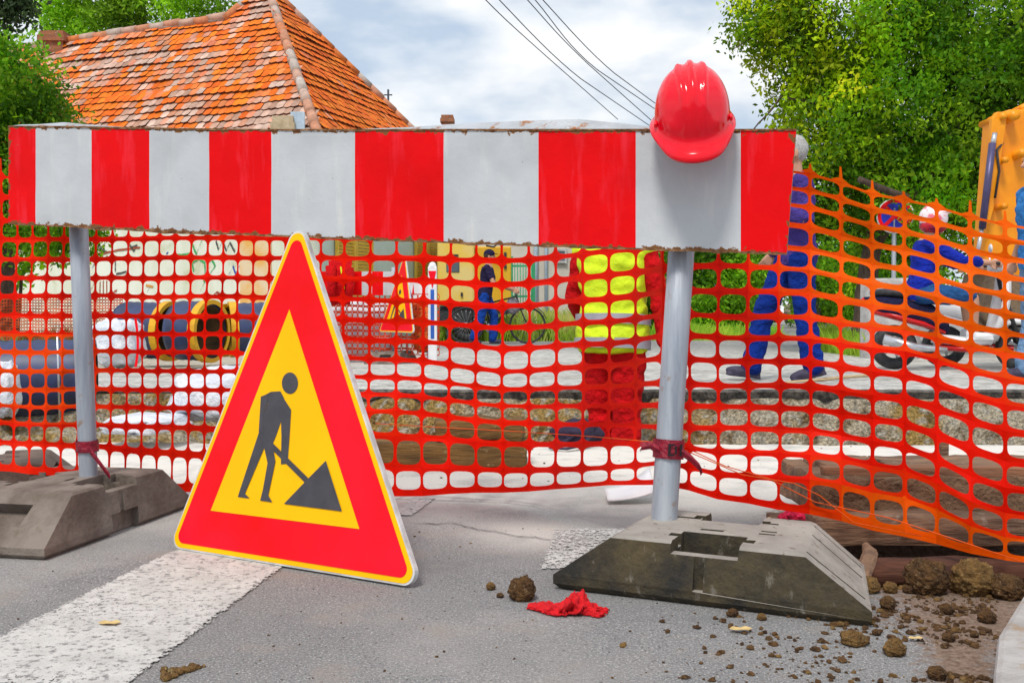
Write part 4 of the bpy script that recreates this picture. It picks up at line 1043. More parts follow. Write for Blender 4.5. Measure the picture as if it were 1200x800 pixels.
def chimney(name, c, w, h, m, label=None, parent=None):
    mb = MB(); mb.box((c[0],c[1],c[2]+h/2), (w,w,h)); mb.box((c[0],c[1],c[2]+h+.05), (w*1.28,w*1.28,.12)); mb.box((c[0],c[1],c[2]+h+.16), (w*1.1,w*1.1,.10))
    return mb.build(name, m, parent, world=parent is not None)
p = PL(54, 70, E, n_front)+rd_*.3; chimney('chimney', (p.x, p.y, p.z-1.2), .46, 1.62, 'brick', parent=house)
p = P(334, 152, 16.5); chimney('chimney', (p.x, p.y, p.z-.5), .30, .48, 'cream_brick', parent=house)
mb = MB(); q = P(349,146,16.4); mb.box((q.x, q.y, q.z-.05), (.22,.04,.5)); mb.tube([q+Vector((-.05,0,-.1)), q+Vector((.35,0,-.22))], .025, 6); mb.build('roof_flashing', 'pipe_paint', house, world=True)
p = P(455,122,23); mb = MB(); mb.tube([p-Vector((0,0,.5)), p+Vector((0,0,.32))], .025, 6); mb.tube([p+Vector((-.28,0,-.02)), p+Vector((0,0,-.1))], .018, 6); mb.tube([p+Vector((-.09,0,.2)), p+Vector((.09,0,.2))], .015, 6)
mb.build('aerial', 'wire', house, world=True)

# ------------------------------------------------------------------ beige building behind, chimney, green fence
bb = thing('beige_building', (1, 31, 0), 'low beige building with pale blue downpipes behind the cyclist', 'building')
a, b = P(500,300,31.0), P(752,300,31.0); h = 5.4
mb = MB(); mb.box(((a.x+b.x)/2, 34.0, h/2-.1), (b.x-a.x, 6, h)); mb.build('wall', 'wall_beige', bb, world=True)
mb = MB(); mb.box(((a.x+b.x)/2, 34.0, h-.02), (b.x-a.x+.5, 6.5, .16)); mb.build('roof', 'concrete', bb, world=True)
for px in (628, 640):
    q = P(px, 300, 30.93); mb = MB(); mb.cyl((q.x, q.y, .1), (q.x, q.y, h-.1), .07 if px == 628 else .05, n=8); mb.build('downpipe', 'pipe_paint', bb, world=True)
for x0, x1, y0, y1 in ((650,663,293,307),(673,684,297,309),(706,722,286,312),(560,575,290,312)):
    A, B = P(x0,y0,30.96), P(x1,y1,30.96); mb = MB(); mb.box(((A.x+B.x)/2, 30.98, (A.z+B.z)/2), (B.x-A.x, .1, A.z-B.z)); w = mb.build('window', 'glass', bb, world=True)
    mb = MB()
    for s in (-1,1): mb.box(((A.x+B.x)/2+s*(B.x-A.x)/2, 30.95, (A.z+B.z)/2), (.06,.12,A.z-B.z+.1)); mb.box(((A.x+B.x)/2, 30.95, (A.z+B.z)/2+s*(A.z-B.z)/2), (B.x-A.x-.06,.12,.06))
    o = mb.build('frame', 'concrete', None); o.data.transform(Matrix.Translation(-bb.location)); o.parent = w
q = P(522,146,31.5); chimney('chimney', (q.x, 32.5, 5.0), .34, P(522,140,32.5).z-5.1, 'brick', parent=bb)
gf = thing('green_railing', (.2,27,0), 'green metal railing standing behind the bicycle', 'railing')
mb = MB(); A, B = P(600,330,27), P(626,330,27)
for k in range(9): x = A.x+(B.x-A.x)*k/8; mb.cyl((x,27,.05), (x,27,1.95), .014, n=6)
mb.build('bars', 'fence_green', gf, world=True)
mb = MB()
for z in (.3, 1.05, 1.85): mb.box(((A.x+B.x)/2,27.03,z), (B.x-A.x,.04,.05))
mb.build('rails', 'fence_green', gf, world=True)
for x in (A.x, B.x):
    mc = MB(); mc.box((x-.02,27.03,1.05), (.09,.09,2.1)); mc.build('post', 'fence_green', gf, world=True)

# ------------------------------------------------------------------ leaves
def leaves(name, clumps, n, size, spread, palette, parent=None, m='leaf', droop=.3, aspect=2.0, light=None, flat=1.0):
    cl = np.asarray(clumps, dtype=np.float64); k = len(cl); idx = np.random.randint(0, k, n)
    c = cl[idx] + np.random.normal(size=(n,3))*np.array([spread, spread, spread*flat])
    d = np.random.normal(size=(n,3)); d[:,2] -= droop; d /= np.linalg.norm(d,axis=1)[:,None]
    w = np.cross(d, np.random.normal(size=(n,3))); w /= np.linalg.norm(w,axis=1)[:,None]
    L = size*np.random.uniform(.6,1.4,n)[:,None]; h = L/aspect
    v = np.stack([c, c+d*L*.5+w*h*.5, c+d*L, c+d*L*.5-w*h*.5], axis=1).reshape(-1,3)
    if parent is not None: v = v - np.array(parent.location)
    me = bpy.data.meshes.new(name); me.vertices.add(4*n); me.vertices.foreach_set('co', v.astype(np.float32).ravel())
    me.loops.add(4*n); me.loops.foreach_set('vertex_index', np.arange(4*n, dtype=np.int32)); me.polygons.add(n)
    me.polygons.foreach_set('loop_start', np.arange(0,4*n,4,dtype=np.int32)); me.polygons.foreach_set('loop_total', np.full(n,4,dtype=np.int32)); me.update(calc_edges=True)
    pal = np.asarray(palette); ci = np.random.randint(0,len(pal),k)
    shade = np.array([.80+.85*mnoise.fractal(Vector(p)*.55, .9, 2, 3) for p in cl]) + np.random.uniform(-.12,.12,k)
    base = pal[ci]*np.clip(shade,.35,1.5)[:,None]
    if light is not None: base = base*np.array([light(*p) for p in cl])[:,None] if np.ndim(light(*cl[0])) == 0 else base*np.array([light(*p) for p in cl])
    cols = base[idx]*np.random.uniform(.7,1.3,n)[:,None]
    me.materials.append(M[m]); fcol(me, np.clip(cols,0,1))
    ob = bpy.data.objects.new(name, me); COL.objects.link(ob)
    if parent is not None: ob.parent = parent
    return ob
def lobes(specs, n, shell=.55):
    out = []
    vol = np.array([s[3]*s[4]*s[5] for s in specs])**(2/3.); vol = vol/vol.sum()
    for _ in range(n):
        s = specs[np.random.choice(len(specs), p=vol)]; d = np.random.normal(size=3); d /= np.linalg.norm(d); r = np.random.uniform(shell,1.0)**.7
        out.append((s[0]+d[0]*s[3]*r, s[1]+d[1]*s[4]*r, s[2]+d[2]*s[5]*r))
    return out
def limb_mesh(name, paths, parent, m='bark'):
    mb = MB()
    for pts, r0, r1 in paths:
        k = len(pts); L = []
        for i in range((k-1)*5+1):
            t = i/5; j = min(int(t), k-2); f = t-j; p = Vector(pts[j]).lerp(Vector(pts[j+1]), f); p += Vector((fbm(p.z*1.1, p.x, 3), fbm(p.z*1.1, p.x, 9), 0))*.06; L.append(p)
        mb.tube(L, [r0+(r1-r0)*i/(len(L)-1) for i in range(len(L))], 9)
    return mb.build(name, m, parent, world=True)
GREENS = [(.27,.58,.010),(.36,.68,.014),(.19,.47,.010),(.42,.70,.02),(.10,.30,.012),(.16,.42,.012)]
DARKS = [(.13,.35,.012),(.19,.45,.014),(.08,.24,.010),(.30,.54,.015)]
# big tree at right
bt = thing('leafy_tree', (4.9, 14.5, .05), 'big bright green leafy tree filling the sky at right, trunk behind the no stopping sign', 'tree')
sp_ = [(4.6,14.5,4.9,1.3,1.6,1.3),(5.6,14.6,3.6,1.4,1.6,1.4),(4.35,14.2,3.3,.85,1.2,1.0),(6.6,14.4,5.0,1.5,1.6,1.6),(4.3,14.4,2.35,.6,1.0,.7),(5.6,14.3,2.3,1.3,1.2,.9),(7.2,14.4,3.2,1.3,1.4,1.5),(3.55,14.6,4.9,.55,.9,.6),(3.9,14.4,4.3,.6,.8,.7)]
cl = lobes(sp_, 1700, .35)
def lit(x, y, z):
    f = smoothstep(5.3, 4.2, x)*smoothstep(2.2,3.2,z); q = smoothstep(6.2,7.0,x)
    g = .42+.58*smoothstep(15.0, 13.7, y)  # depth shading put into the leaf colour: front clumps bright, rear ones dark
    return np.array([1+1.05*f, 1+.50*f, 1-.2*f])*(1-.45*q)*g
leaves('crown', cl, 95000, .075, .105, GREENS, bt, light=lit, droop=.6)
limb_mesh('trunk', [([(4.95,14.5,.0),(5.0,14.5,.9),(5.12,14.5,1.6),(5.25,14.4,2.6),(5.0,14.4,4.0)], .17, .08), ([(5.12,14.5,1.6),(5.9,14.5,2.6),(6.6,14.4,4.0)], .10, .05)], bt)
limb_mesh('branch', [([(5.2,14.4,2.4),(4.6,14.3,3.2),(4.0,14.2,4.4),(3.5,14.3,5.0)], .06, .012),([(4.0,14.2,4.4),(3.4,14.3,4.5),(3.05,14.2,4.25)], .02, .006),([(4.4,14.2,3.5),(3.7,14.2,3.6),(3.2,14.2,3.0)], .03, .006),([(5.25,13.6,2.15),(4.9,13.2,2.18),(4.4,13.1,2.33)], .05, .04)], bt)
tb2 = thing('leafy_tree', (8.2, 16.5, .05), 'darker green tree with brown trunk at the upper right corner', 'tree')
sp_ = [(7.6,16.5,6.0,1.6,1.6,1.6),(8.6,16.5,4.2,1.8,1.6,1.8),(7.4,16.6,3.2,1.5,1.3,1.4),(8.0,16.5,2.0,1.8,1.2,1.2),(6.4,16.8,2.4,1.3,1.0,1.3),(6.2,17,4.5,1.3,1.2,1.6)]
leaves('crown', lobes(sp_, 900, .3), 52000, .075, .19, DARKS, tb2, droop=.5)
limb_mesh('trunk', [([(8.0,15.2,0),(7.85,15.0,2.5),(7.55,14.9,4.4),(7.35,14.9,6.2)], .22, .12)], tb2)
gtr = 'trees behind the hedge at the far right'
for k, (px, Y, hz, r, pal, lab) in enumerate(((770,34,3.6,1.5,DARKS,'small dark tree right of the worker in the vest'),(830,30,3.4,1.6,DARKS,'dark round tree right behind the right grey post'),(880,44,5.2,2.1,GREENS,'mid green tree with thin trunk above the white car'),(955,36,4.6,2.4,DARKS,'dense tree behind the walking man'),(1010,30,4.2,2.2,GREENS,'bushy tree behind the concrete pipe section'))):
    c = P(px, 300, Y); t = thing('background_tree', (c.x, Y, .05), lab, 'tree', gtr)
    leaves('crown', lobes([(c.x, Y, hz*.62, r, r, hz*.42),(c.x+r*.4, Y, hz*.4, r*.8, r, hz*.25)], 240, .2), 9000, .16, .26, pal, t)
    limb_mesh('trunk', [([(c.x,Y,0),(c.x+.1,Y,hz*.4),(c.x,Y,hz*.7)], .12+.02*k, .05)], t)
for k, (x0, x1, Y, h, lab) in enumerate(((728,778,24,1.15,'clipped bright green hedge seen left of the right post'),(806,880,27,1.0,'clipped bright green hedge seen right of the right post'),(930,1012,40,1.2,'far low hedge behind the walking man'))):
    A, B = P(x0,350,Y), P(x1,350,Y); cl = [(A.x+(B.x-A.x)*rnd(0,1), Y+rnd(-.5,.5), rnd(.1,h)) for _ in range(260)]
    o = leaves('hedge', cl, 9000, .12, .13, [(.28,.62,.016),(.36,.70,.02),(.18,.45,.015)], None, droop=-.6)
    tag(o, lab, 'hedge', 'clipped hedges by the far road')
# trees at left
lt = thing('climbing_tree', (-6.6, 13.6, .05), 'dark green leafy tree at the left edge in front of the tiled roof', 'tree')
sp_ = [(-7.2,13.6,3.4,1.1,1.0,1.3),(-6.5,13.5,2.7,.8,.9,.9),(-6.3,13.6,3.4,.5,.6,.5),(-7.0,13.5,2.0,.9,.9,.7),(-6.85,13.6,4.1,.35,.5,.35)]
leaves('crown', lobes(sp_, 420, .2), 30000, .075, .14, DARKS+[(.24,.48,.015)], lt, droop=.7)
limb_mesh('trunk', [([(-6.7,13.7,0),(-6.75,13.7,1.4),(-6.9,13.6,2.6),(-7.0,13.6,3.6)], .13, .05)], lt)
vn = thing('hanging_vine', (-6, 15.2, 0), 'green creeper hanging over the top of the graffiti wall at left', 'creeper')
vc = []
for _ in range(120):
    q = rnd(-10, 112); vc.append((P(q, 300, 15.6).x, 15.6+rnd(-.4,.4), 1.95-rnd(0,1)**2*.75*(1.2-q/150)))
leaves('foliage', vc, 3600, .09, .08, DARKS+GREENS[:2], vn, droop=1)
limb_mesh('stem', [([(-7.6,15.7,0),(-7.5,15.7,1.2),(-6.9,15.7,1.9),(-6.2,15.7,2.0)], .03, .015)], vn)
rt_ = thing('tall_tree', (-8.5, 34, 0), 'light green tree crown rising behind the ridge of the tiled house', 'tree')
A = P(160,10,34); sp_ = [(P(110,15,34).x,34,P(110,12,34).z,1.9,1.4,1.4),(P(175,5,34).x,34,P(175,5,34).z,1.9,1.4,1.4),(P(235,-8,34).x,34,P(235,-8,34).z,1.3,1.2,1.2),(P(70,30,34).x,34,P(70,22,34).z,.7,1,.8)]
leaves('crown', lobes(sp_, 380, .3), 15000, .16, .22, [(.34,.66,.02),(.42,.74,.03),(.22,.50,.015)], rt_, droop=.4)
limb_mesh('trunk', [([(-12,34,0),(-12,34,6),(-12.2,34,11)], .3, .12)], rt_)
nb = thing('bare_twig_tree', (-8.5, 12.5, 0), 'thin dark branches with sparse leaves in the top left corner', 'tree')
q = P(10,10,12.5); leaves('crown', [tuple(P(rnd(-40,38), -8+abs(rnd(-1,1))*38*rnd(0,1)**.6, 12.5)) for _ in range(46)], 1500, .08, .08, [(.05,.09,.03),(.07,.12,.04),(.04,.06,.03)], nb, droop=.6)
limb_mesh('trunk', [([(-8.6,12.6,0),(-8.3,12.6,3),(-7.2,12.5,4.6)], .12, .05)], nb)
limb_mesh('branch', [([tuple(P(-60,10,12.5)), tuple(P(-5,12,12.5)), tuple(P(25,6,12.5)), tuple(P(40,-4,12.5))], .03, .006),([tuple(P(-5,12,12.5)), tuple(P(15,24,12.5)), tuple(P(34,26,12.5))], .014, .004)], nb)
# grass
def grass(name, regions, n, hgt, pal, label):
    v = []; f = []; cols = []
    for k in range(n):
        x0, x1, y0, y1 = regions[k % len(regions)]; x, y = rnd(x0,x1), rnd(y0,y1); h = hgt*rnd(.35,1.1)*(1.2+fbm(x*1.2,y*1.2)); a = rnd(0,6.3); w = .012; l = rnd(.1,.5)*h
        b = len(v); z = far_z(y); v += [(x-w*math.cos(a),y-w*math.sin(a),z),(x+w*math.cos(a),y+w*math.sin(a),z),(x+l*math.cos(a+1)*.4,y+l*math.sin(a+1)*.4,z+h*.6),(x+l*math.cos(a+1),y+l*math.sin(a+1),z+h)]; f += [(b,b+1,b+2),(b+2,b+1,b+3)]
        c = Vector(pal[0]).lerp(Vector(pal[1]), clamp(.5+1.2*fbm(x*.8,y*.8,4)+rnd(-.3,.3))); cols += [tuple(c)]*2
    me = bpy.data.meshes.new(name); me.from_pydata(v, [], f); me.materials.append(M['grass']); fcol(me, cols); o = bpy.data.objects.new(name, me); COL.objects.link(o); tag(o, label, 'grass', kind='stuff')
grass('dry_grass', [(P(500,400,21).x, P(740,400,21).x, 20.6, 26)], 26000, .40, [(.34,.52,.04),(.78,.68,.26)], 'long dry yellow green grass in front of the beige building')
grass('green_grass', [(P(745,400,24).x, P(890,390,24).x, 21, 27), (P(995,400,14).x, P(1030,400,14).x, 13, 15.5)], 14000, .22, [(.22,.55,.02),(.48,.66,.06)], 'short bright green grass on the far verge')
grass('green_grass', [(P(-60,400,13).x, P(140,400,13).x, 12.6, 15)], 6000, .22, [(.14,.26,.03),(.45,.38,.15)], 'thin grass along the foot of the graffiti wall')

# ------------------------------------------------------------------ wires
for k, (pts, lab) in enumerate((([(500,-88),(569,0),(640,66),(724,140)],'lowest thin power line, leftmost over the board'),([(515,-90),(585,0),(680,92),(765,150)],'second power line from the left crossing the sky'),
        ([(545,-90),(618,0),(690,76),(790,165)],'middle power line, touching its neighbour halfway'),([(555,-90),(627,0),(700,82),(800,150)],'fourth power line from the left crossing the sky'),([(565,-88),(636,0),(720,86),(800,145)],'uppermost power line, rightmost in the sky'))):
    mb = MB(); L = []
    Ys = [10, 16, 24, 34]
    P4 = [P(x, y, Y) for (x, y), Y in zip(pts, Ys)]
    for i in range(25):
        t = i/24*3; j = min(int(t), 2); f = t-j; p0, p1, p2, p3 = P4[max(j-1,0)], P4[j], P4[j+1], P4[min(j+2,3)]
        L.append(p1*1 + (p2-p0)*.5*f*(1 if j else .9) + (p0*2-p1*5+p2*4-p3)*.5*f*f + (p1*3-p0-p2*3+p3)*.5*f**3 if 0 < j < 2 else p1.lerp(p2, f))
    mb.tube(L, [.0065*(q.y/10)**.55 for q in L], 6)
    tag(mb.build('power_line', 'wire'), lab, 'power line', 'overhead power lines')
# ------------------------------------------------------------------ people
def fuse(ob, vox, smooth=6, wr=0, sc=9):
    md = ob.modifiers.new('r','REMESH'); md.mode = 'VOXEL'; md.voxel_size = vox; md.use_smooth_shade = True
    s = ob.modifiers.new('s','SMOOTH'); s.factor = .5; s.iterations = smooth
    applied(ob)
    if wr:
        me = ob.data
        for v in me.vertices:
            c = v.co; v.co = c + v.normal*wr*(mnoise.noise(Vector((c.x*sc, c.y*sc, c.z*sc*1.7))) + .6*mnoise.noise(Vector((c.x*sc*2.1+5, c.y*sc*2.1, c.z*sc*3))))
    ob.data.polygons.foreach_set('use_smooth', [True]*len(ob.data.polygons)); return ob
def person(name, loc, yaw, label, pose, wear, scale=1.0, vox=.009, group=None, cat='person'):
    V = Vector; root = thing(name, loc, label, cat, group, yaw); root.scale = (scale,)*3
    p = dict(pel=(0,0,.93), lean=.06, twist=0, head=(0,0,0), kL=(.03,.10,.50), aL=(0,.10,.09), kR=(.03,-.10,.50), aR=(0,-.10,.09), fL=0, fR=0,
             eL=(-.02,.26,1.13), wL=(.06,.27,.88), eR=(-.02,-.26,1.13), wR=(.06,-.27,.88), hL=None, hR=None, curl=.5)
    p.update(pose); pel = V(p['pel']); ln = p['lean']; U = V((math.sin(ln),0,math.cos(ln))); F = V((math.cos(ln),0,-math.sin(ln)))
    tw = p['twist']; side = V((-math.sin(tw), math.cos(tw), 0))
    at = lambda t, f=0, s=0: pel + U*t + F*f + side*s
    sh = {'L': at(.475,-.01,.175), 'R': at(.475,-.01,-.175)}; hip = {'L': pel+V((0,.085,-.02)), 'R': pel+V((0,-.085,-.02))}
    kn = {k: V(p['k'+k]) for k in 'LR'}; an = {k: V(p['a'+k]) for k in 'LR'}; el = {k: V(p['e'+k]) for k in 'LR'}; wr = {k: V(p['w'+k]) for k in 'LR'}
    def torso(mb, g, t0, t1):
        prof = [(-.10,.150,.115,.0),(-.02,.168,.125,-.005),(.08,.158,.115,.0),(.18,.146,.108,.008),(.28,.158,.118,.006),(.38,.172,.120,0),(.45,.165,.105,-.01),(.50,.125,.085,-.012),(.54,.075,.068,-.005)]
        prof = [q for q in prof if t0-1e-6 <= q[0] <= t1+1e-6]; n = 22; b = len(mb.v)
        for t, w, d, f in prof:
            s = side if t > .15 else V((0,1,0)); c = at(t, f)
            for i in range(n):
                a = 2*math.pi*i/n; ca, sa = math.cos(a), math.sin(a); e = .85
                mb.v.append(c + s*math.copysign(abs(ca)**e,ca)*(w+g) + F*math.copysign(abs(sa)**e,sa)*(d+g))
        k = len(prof)
        for j in range(k-1):
            for i in range(n): mb.f.append([b+j*n+i, b+j*n+(i+1)%n, b+(j+1)*n+(i+1)%n, b+(j+1)*n+i]); mb.mi.append(0); mb.sm.append(True)
        mb.f += [[b+i for i in range(n)][::-1], [b+(k-1)*n+i for i in range(n)]]; mb.mi += [0,0]; mb.sm += [True,True]
    def limb(mb, pts, rs, g, sub=5):
        L = []; R = []
        for i in range(len(pts)-1):
            for k in range(sub): f = k/sub; L.append(pts[i].lerp(pts[i+1], f)); R.append(rs[i]+(rs[i+1]-rs[i])*f+g)
        L.append(pts[-1]); R.append(rs[-1]+g); mb.tube(L, R, 12)
        mb.ell(L[0], (R[0],)*3, 10); mb.ell(L[-1], (R[-1],)*3, 10)
    def arm(mb, k, g, f1=1.0, g1=None):
        e = el[k]; w = wr[k]; m1 = sh[k].lerp(e,.4); m2 = e.lerp(w,.3)
        pts = [sh[k], m1, e, m2, w]; rs = [.056,.050,.041,.042,.028]
        if f1 < .5: pts = [sh[k], sh[k].lerp(e, f1*2)]; rs = [.058,.052]
        elif f1 < 1: pts = [sh[k], m1, e, e.lerp(w, (f1-.5)*2)]; rs = [.056,.050,.043,.036]
        limb(mb, pts, rs, g)
    def leg(mb, k, g, f1=1.0, flare=0):
        h = hip[k]; n_ = kn[k]; a = an[k]; m1 = h.lerp(n_,.4); m2 = n_.lerp(a,.3)
        pts = [h, m1, n_, m2, n_.lerp(a,.75), a]; rs = [.092,.080,.056,.058,.044,.036]
        if f1 < 1: pts = [h, m1, n_.lerp(m1, .15)]; rs = [.094,.084,.072]
        elif flare: rs = [.092,.082,.064,.064,.062,.062]
        limb(mb, pts, rs, g)
    hc = at(.545) + V((.012,0,.150)) + V(p['head']); hy = p.get('hyaw', 0); hp = p.get('hpitch', 0)
    HR = Matrix.Rotation(hy, 3, 'Z') @ Matrix.Rotation(hp, 3, 'Y')
    def hx(x, y, z): return hc + HR @ V((x,y,z))
    mb = MB(); torso(mb, 0, -.1, .54)
    limb(mb, [at(.50,-.01), hc+V((-.015,0,-.07))], [.062,.055], 0)
    mb.ell(hc+HR@V((0,0,.015)), (.092,.074,.108), 20, R=HR); mb.ell(hx(.028,0,-.062), (.058,.052,.052), 14, R=HR)     # skull, jaw
    mb.tube([hx(.086,0,.022), hx(.112,0,-.022), hx(.088,0,-.030)], [.010,.016,.010], 8)                              # nose
    mb.ell(hx(.084,0,-.060), (.013,.024,.010), 8, R=HR); mb.ell(hx(.070,0,-.098), (.022,.024,.016), 8, R=HR)          # mouth, chin
    mb.ell(hx(.078,0,.038), (.018,.052,.012), 8, R=HR)                                                              # brow
    for s in (-1,1): mb.ell(hx(-.006, s*.078,-.005), (.022,.010,.034), 8, R=HR)
    for k in 'LR':
        arm(mb, k, 0); leg(mb, k, 0)
        s = 1 if k == 'L' else -1; d = (V(p['h'+k]).normalized() if p['h'+k] else (wr[k]-el[k]).normalized())
        nrm = d.cross(V((1,0,0)) if abs(d.x) < .8 else V((0,0,1))).normalized()*s; ax = d.cross(nrm).normalized()
        # palm: flat slab, fingers leave its far end; the thumb leaves its side
        c0 = wr[k]+d*.045

        for q in (-.024,-.008,.008,.024): mb.tube([wr[k]-d*.005, wr[k]+d*.05+ax*q, wr[k]+d*.092+ax*q*1.15], [.018,.0145,.0135], 8)
        inw = -nrm; cu = p['curl']
        for q, (o, l) in enumerate(zip((-.030,-.010,.010,.030), (.068,.078,.074,.058))):
            b = wr[k]+d*.088+ax*o; j1 = b + (d*math.cos(cu*.6)+inw*math.sin(cu*.6))*l*.45; j2 = j1 + (d*math.cos(cu*1.6)+inw*math.sin(cu*1.6))*l*.33; j3 = j2 + (d*math.cos(cu*2.4)+inw*math.sin(cu*2.4))*l*.24
            mb.tube([b-d*.012, b, j1, j2, j3], [.0105,.0105,.0095,.0085,.0065], 8)
        tb_ = wr[k]+d*.025-ax*.028*1; td = (d*.7-ax*.65+inw*.3).normalized(); mb.tube([tb_, tb_+td*.035, tb_+td*.035+(d*.85-ax*.2+inw*.4).normalized()*.03], [.014,.011,.008], 8)
        mb.ell(an[k]+V((.05*math.cos(p['f'+k]),0,-.05-.05*math.sin(p['f'+k]))), (.10,.036,.034), 10, R=Matrix.Rotation(p['f'+k],3,'Y'))
    body = fuse(mb.build('body', 'skin', root), min(vox,.0075) if vox < .012 else vox, 3)
    for s in (-1,1):
        e = MB(); e.ell(hx(.080, s*.031, .020), (.010,.014,.009), 10, R=HR); e.build('eye', 'ink' if vox < .012 else 'ink', root)
    if wear.get('shirt'):
        m, f = wear['shirt']; mb = MB(); torso(mb, .014, -.10 if wear.get('untucked', True) else -.02, .50); [arm(mb, k, .013, f) for k in 'LR']
        fuse(mb.build('shirt', m, root), vox*1.25, 4, .012)
        if wear.get('collar'): mb = MB(); mb.tube([at(.525,-.004)+side*(.072*math.cos(a))+F*(.068*math.sin(a)) for a in [2*math.pi*i/18 for i in range(18)]], .016, 8, closed=True); mb.build('collar', wear['collar'], root)
    m, f = wear['trousers']; mb = MB(); torso(mb, .007, -.10, .08); [leg(mb, k, .016, f, 1) for k in 'LR']; fuse(mb.build('trousers', m, root), vox*1.25, 4, .013)
    if wear.get('vest'):
        mb = MB(); torso(mb, .034, -.10, .50)
        for k in 'LR': limb(mb, [at(.44,-.01,.11 if k == 'L' else -.11), sh[k]], [.062,.066], .012)
        vs = fuse(mb.build('vest', wear['vest'], root), vox*1.25, 4, .015)
        for t in (-.045, .085):
            mb = MB(); n = 30; ring = []
            for tt in (t-.027, t+.027):
                c = at(tt)
                w = .158+.052 if tt < .05 else .155+.052; d = .118+.052
                for i in range(n): a = 2*math.pi*i/n; ca, sa = math.cos(a), math.sin(a); mb.v.append(c + V((0,1,0))*math.copysign(abs(ca)**.85,ca)*w + F*math.copysign(abs(sa)**.85,sa)*d)
            for i in range(n): mb.f.append([i,(i+1)%n,n+(i+1)%n,n+i]); mb.mi.append(0); mb.sm.append(True)
            mb.build('reflective_stripe', 'reflect', vs, fix=False)
    for k in 'LR':
        mb = MB(); R = Matrix.Rotation(p['f'+k],3,'Y'); a = an[k]
        mb.ell(a+R@V((.055,0,-.045)), (.135,.047,.040), 14, R=R); mb.ell(a+R@V((-.02,0,-.02)), (.058,.046,.052), 12, R=R); mb.box(a+R@V((.05,0,-.075)), (.25,.075,.022), R=R, bev=.008)
        fuse(mb.build('shoe', wear['shoes'], root), max(vox,.010), 2)
    if wear.get('hair'):
        mb = MB(); mb.ell(hx(-.018,0,.032), (.098,.084,.106), 20, R=HR, nz=.06, nsc=9); n0 = len(mb.v)
        keep = []
        for f in mb.f:
            c = sum((mb.v[i] for i in f), V((0,0,0)))/len(f)-hc; c = HR.inverted() @ c
            if not (c.x > .045 and c.z < .075) and c.z > -.075: keep.append(f)
        mb.f = keep; mb.mi = [0]*len(keep); mb.sm = [True]*len(keep); mb.build('hair', wear['hair'], root)
    if wear.get('cap'):
        mb = MB(); mb.ell(hx(-.008,0,.050), (.104,.088,.088), 18, R=HR); mb.tube([hx(.07,0,.055), hx(.15,0,.045)], [.06,.045], 14, flat=.12); mb.build('cap', wear['cap'], root)
    if wear.get('helmet'):
        mb = MB(); mb.ell(hx(-.005,0,.040), (.138,.120,.140), 22, R=HR, m=0)
        keep = [f for f in mb.f if (HR.inverted() @ (sum((mb.v[i] for i in f), V((0,0,0)))/len(f)-hc)).z > (.0)]; mb.f = keep; mb.mi = [0]*len(keep); mb.sm = [True]*len(keep)
        hm = mb.build('helmet', wear['helmet'], root)
        mb = MB(); mb.ell(hx(-.006,0,-.035), (.134,.116,.085), 20, R=HR); mb.f = [f for f in mb.f if (lambda c: c.z < .012 and not (c.x > .07 and c.z > -.055))(HR.inverted() @ (sum((mb.v[i] for i in f), V((0,0,0)))/len(f)-hc))]; mb.mi = [0]*len(mb.f); mb.sm = [True]*len(mb.f); mb.build('chin_guard', wear['chin'], hm)
        mb = MB(); n = 16
        for j in range(2):
            for i in range(n): a = -1.2+2.4*i/(n-1); mb.v.append(hx(.136*math.cos(a)+(.065 if j else .004), .122*math.sin(a)*(1-.15*j), .082+.012*j))
        for i in range(n-1): mb.f.append([i,i+1,n+i+1,n+i]); mb.mi.append(0); mb.sm.append(True)
        mb.build('peak', wear['helmet'], hm)
    return root
zf = far_z(7.7)
A = P(934, 447, 7.7)
person('person', (A.x-.01, 7.7, zf), math.pi, 'walking grey haired man in violet jacket and blue work trousers right of the striped board',
    dict(lean=.05, kL=(-.03,.09,.51), aL=(-.10,.085,.115), fL=.25, kR=(.20,-.09,.53), aR=(.30,-.085,.10), fR=-.12, eL=(.0,.25,1.12), wL=(.22,.20,1.26), eR=(-.06,-.26,1.14), wR=(.10,-.27,.93), curl=.7),
    dict(shirt=('purple_work', 1.0), trousers=('blue_work', 1), shoes='shoe_dark', hair='hair_grey', collar='purple_work'), scale=1.045)
A = P(722, 400, 5.85)
person('person', (A.x-.02, 5.85, -.455), math.radians(66), 'worker in yellow reflective vest and red work clothes standing in the trench, back turned',
    dict(lean=.08, kL=(.05,.085,.50), aL=(.03,.08,.10), kR=(.0,-.085,.50), aR=(-.06,-.08,.10), eL=(.04,.24,1.14), wL=(.22,.20,.96), eR=(.02,-.265,1.13), wR=(.05,-.29,.87), curl=.6),
    dict(shirt=('red_work', .92), trousers=('red_work', 1), shoes='shoe_dark', hair='hair_dark', vest='hivis'), scale=1.04)
cy0 = P(570, 402, 19.0)
person('person', (cy0.x-.02, 18.75, .05), math.radians(-4), 'person in dark top, cap and blue jeans pushing a bicycle past the yellow trailer',
    dict(lean=.14, kL=(.16,.10,.52), aL=(.14,.10,.10), kR=(-.06,-.10,.50), aR=(-.20,-.10,.14), fR=.4, eL=(.16,.24,1.13), wL=(.50,.22,1.00), eR=(.18,-.25,1.12), wR=(.52,-.18,1.02), curl=.9),
    dict(shirt=('navy', .3), trousers=('jeans', 1), shoes='shoe_dark', cap='navy', hair='hair_dark'), scale=.99, vox=.012)
A = P(672, 391, 27.8)
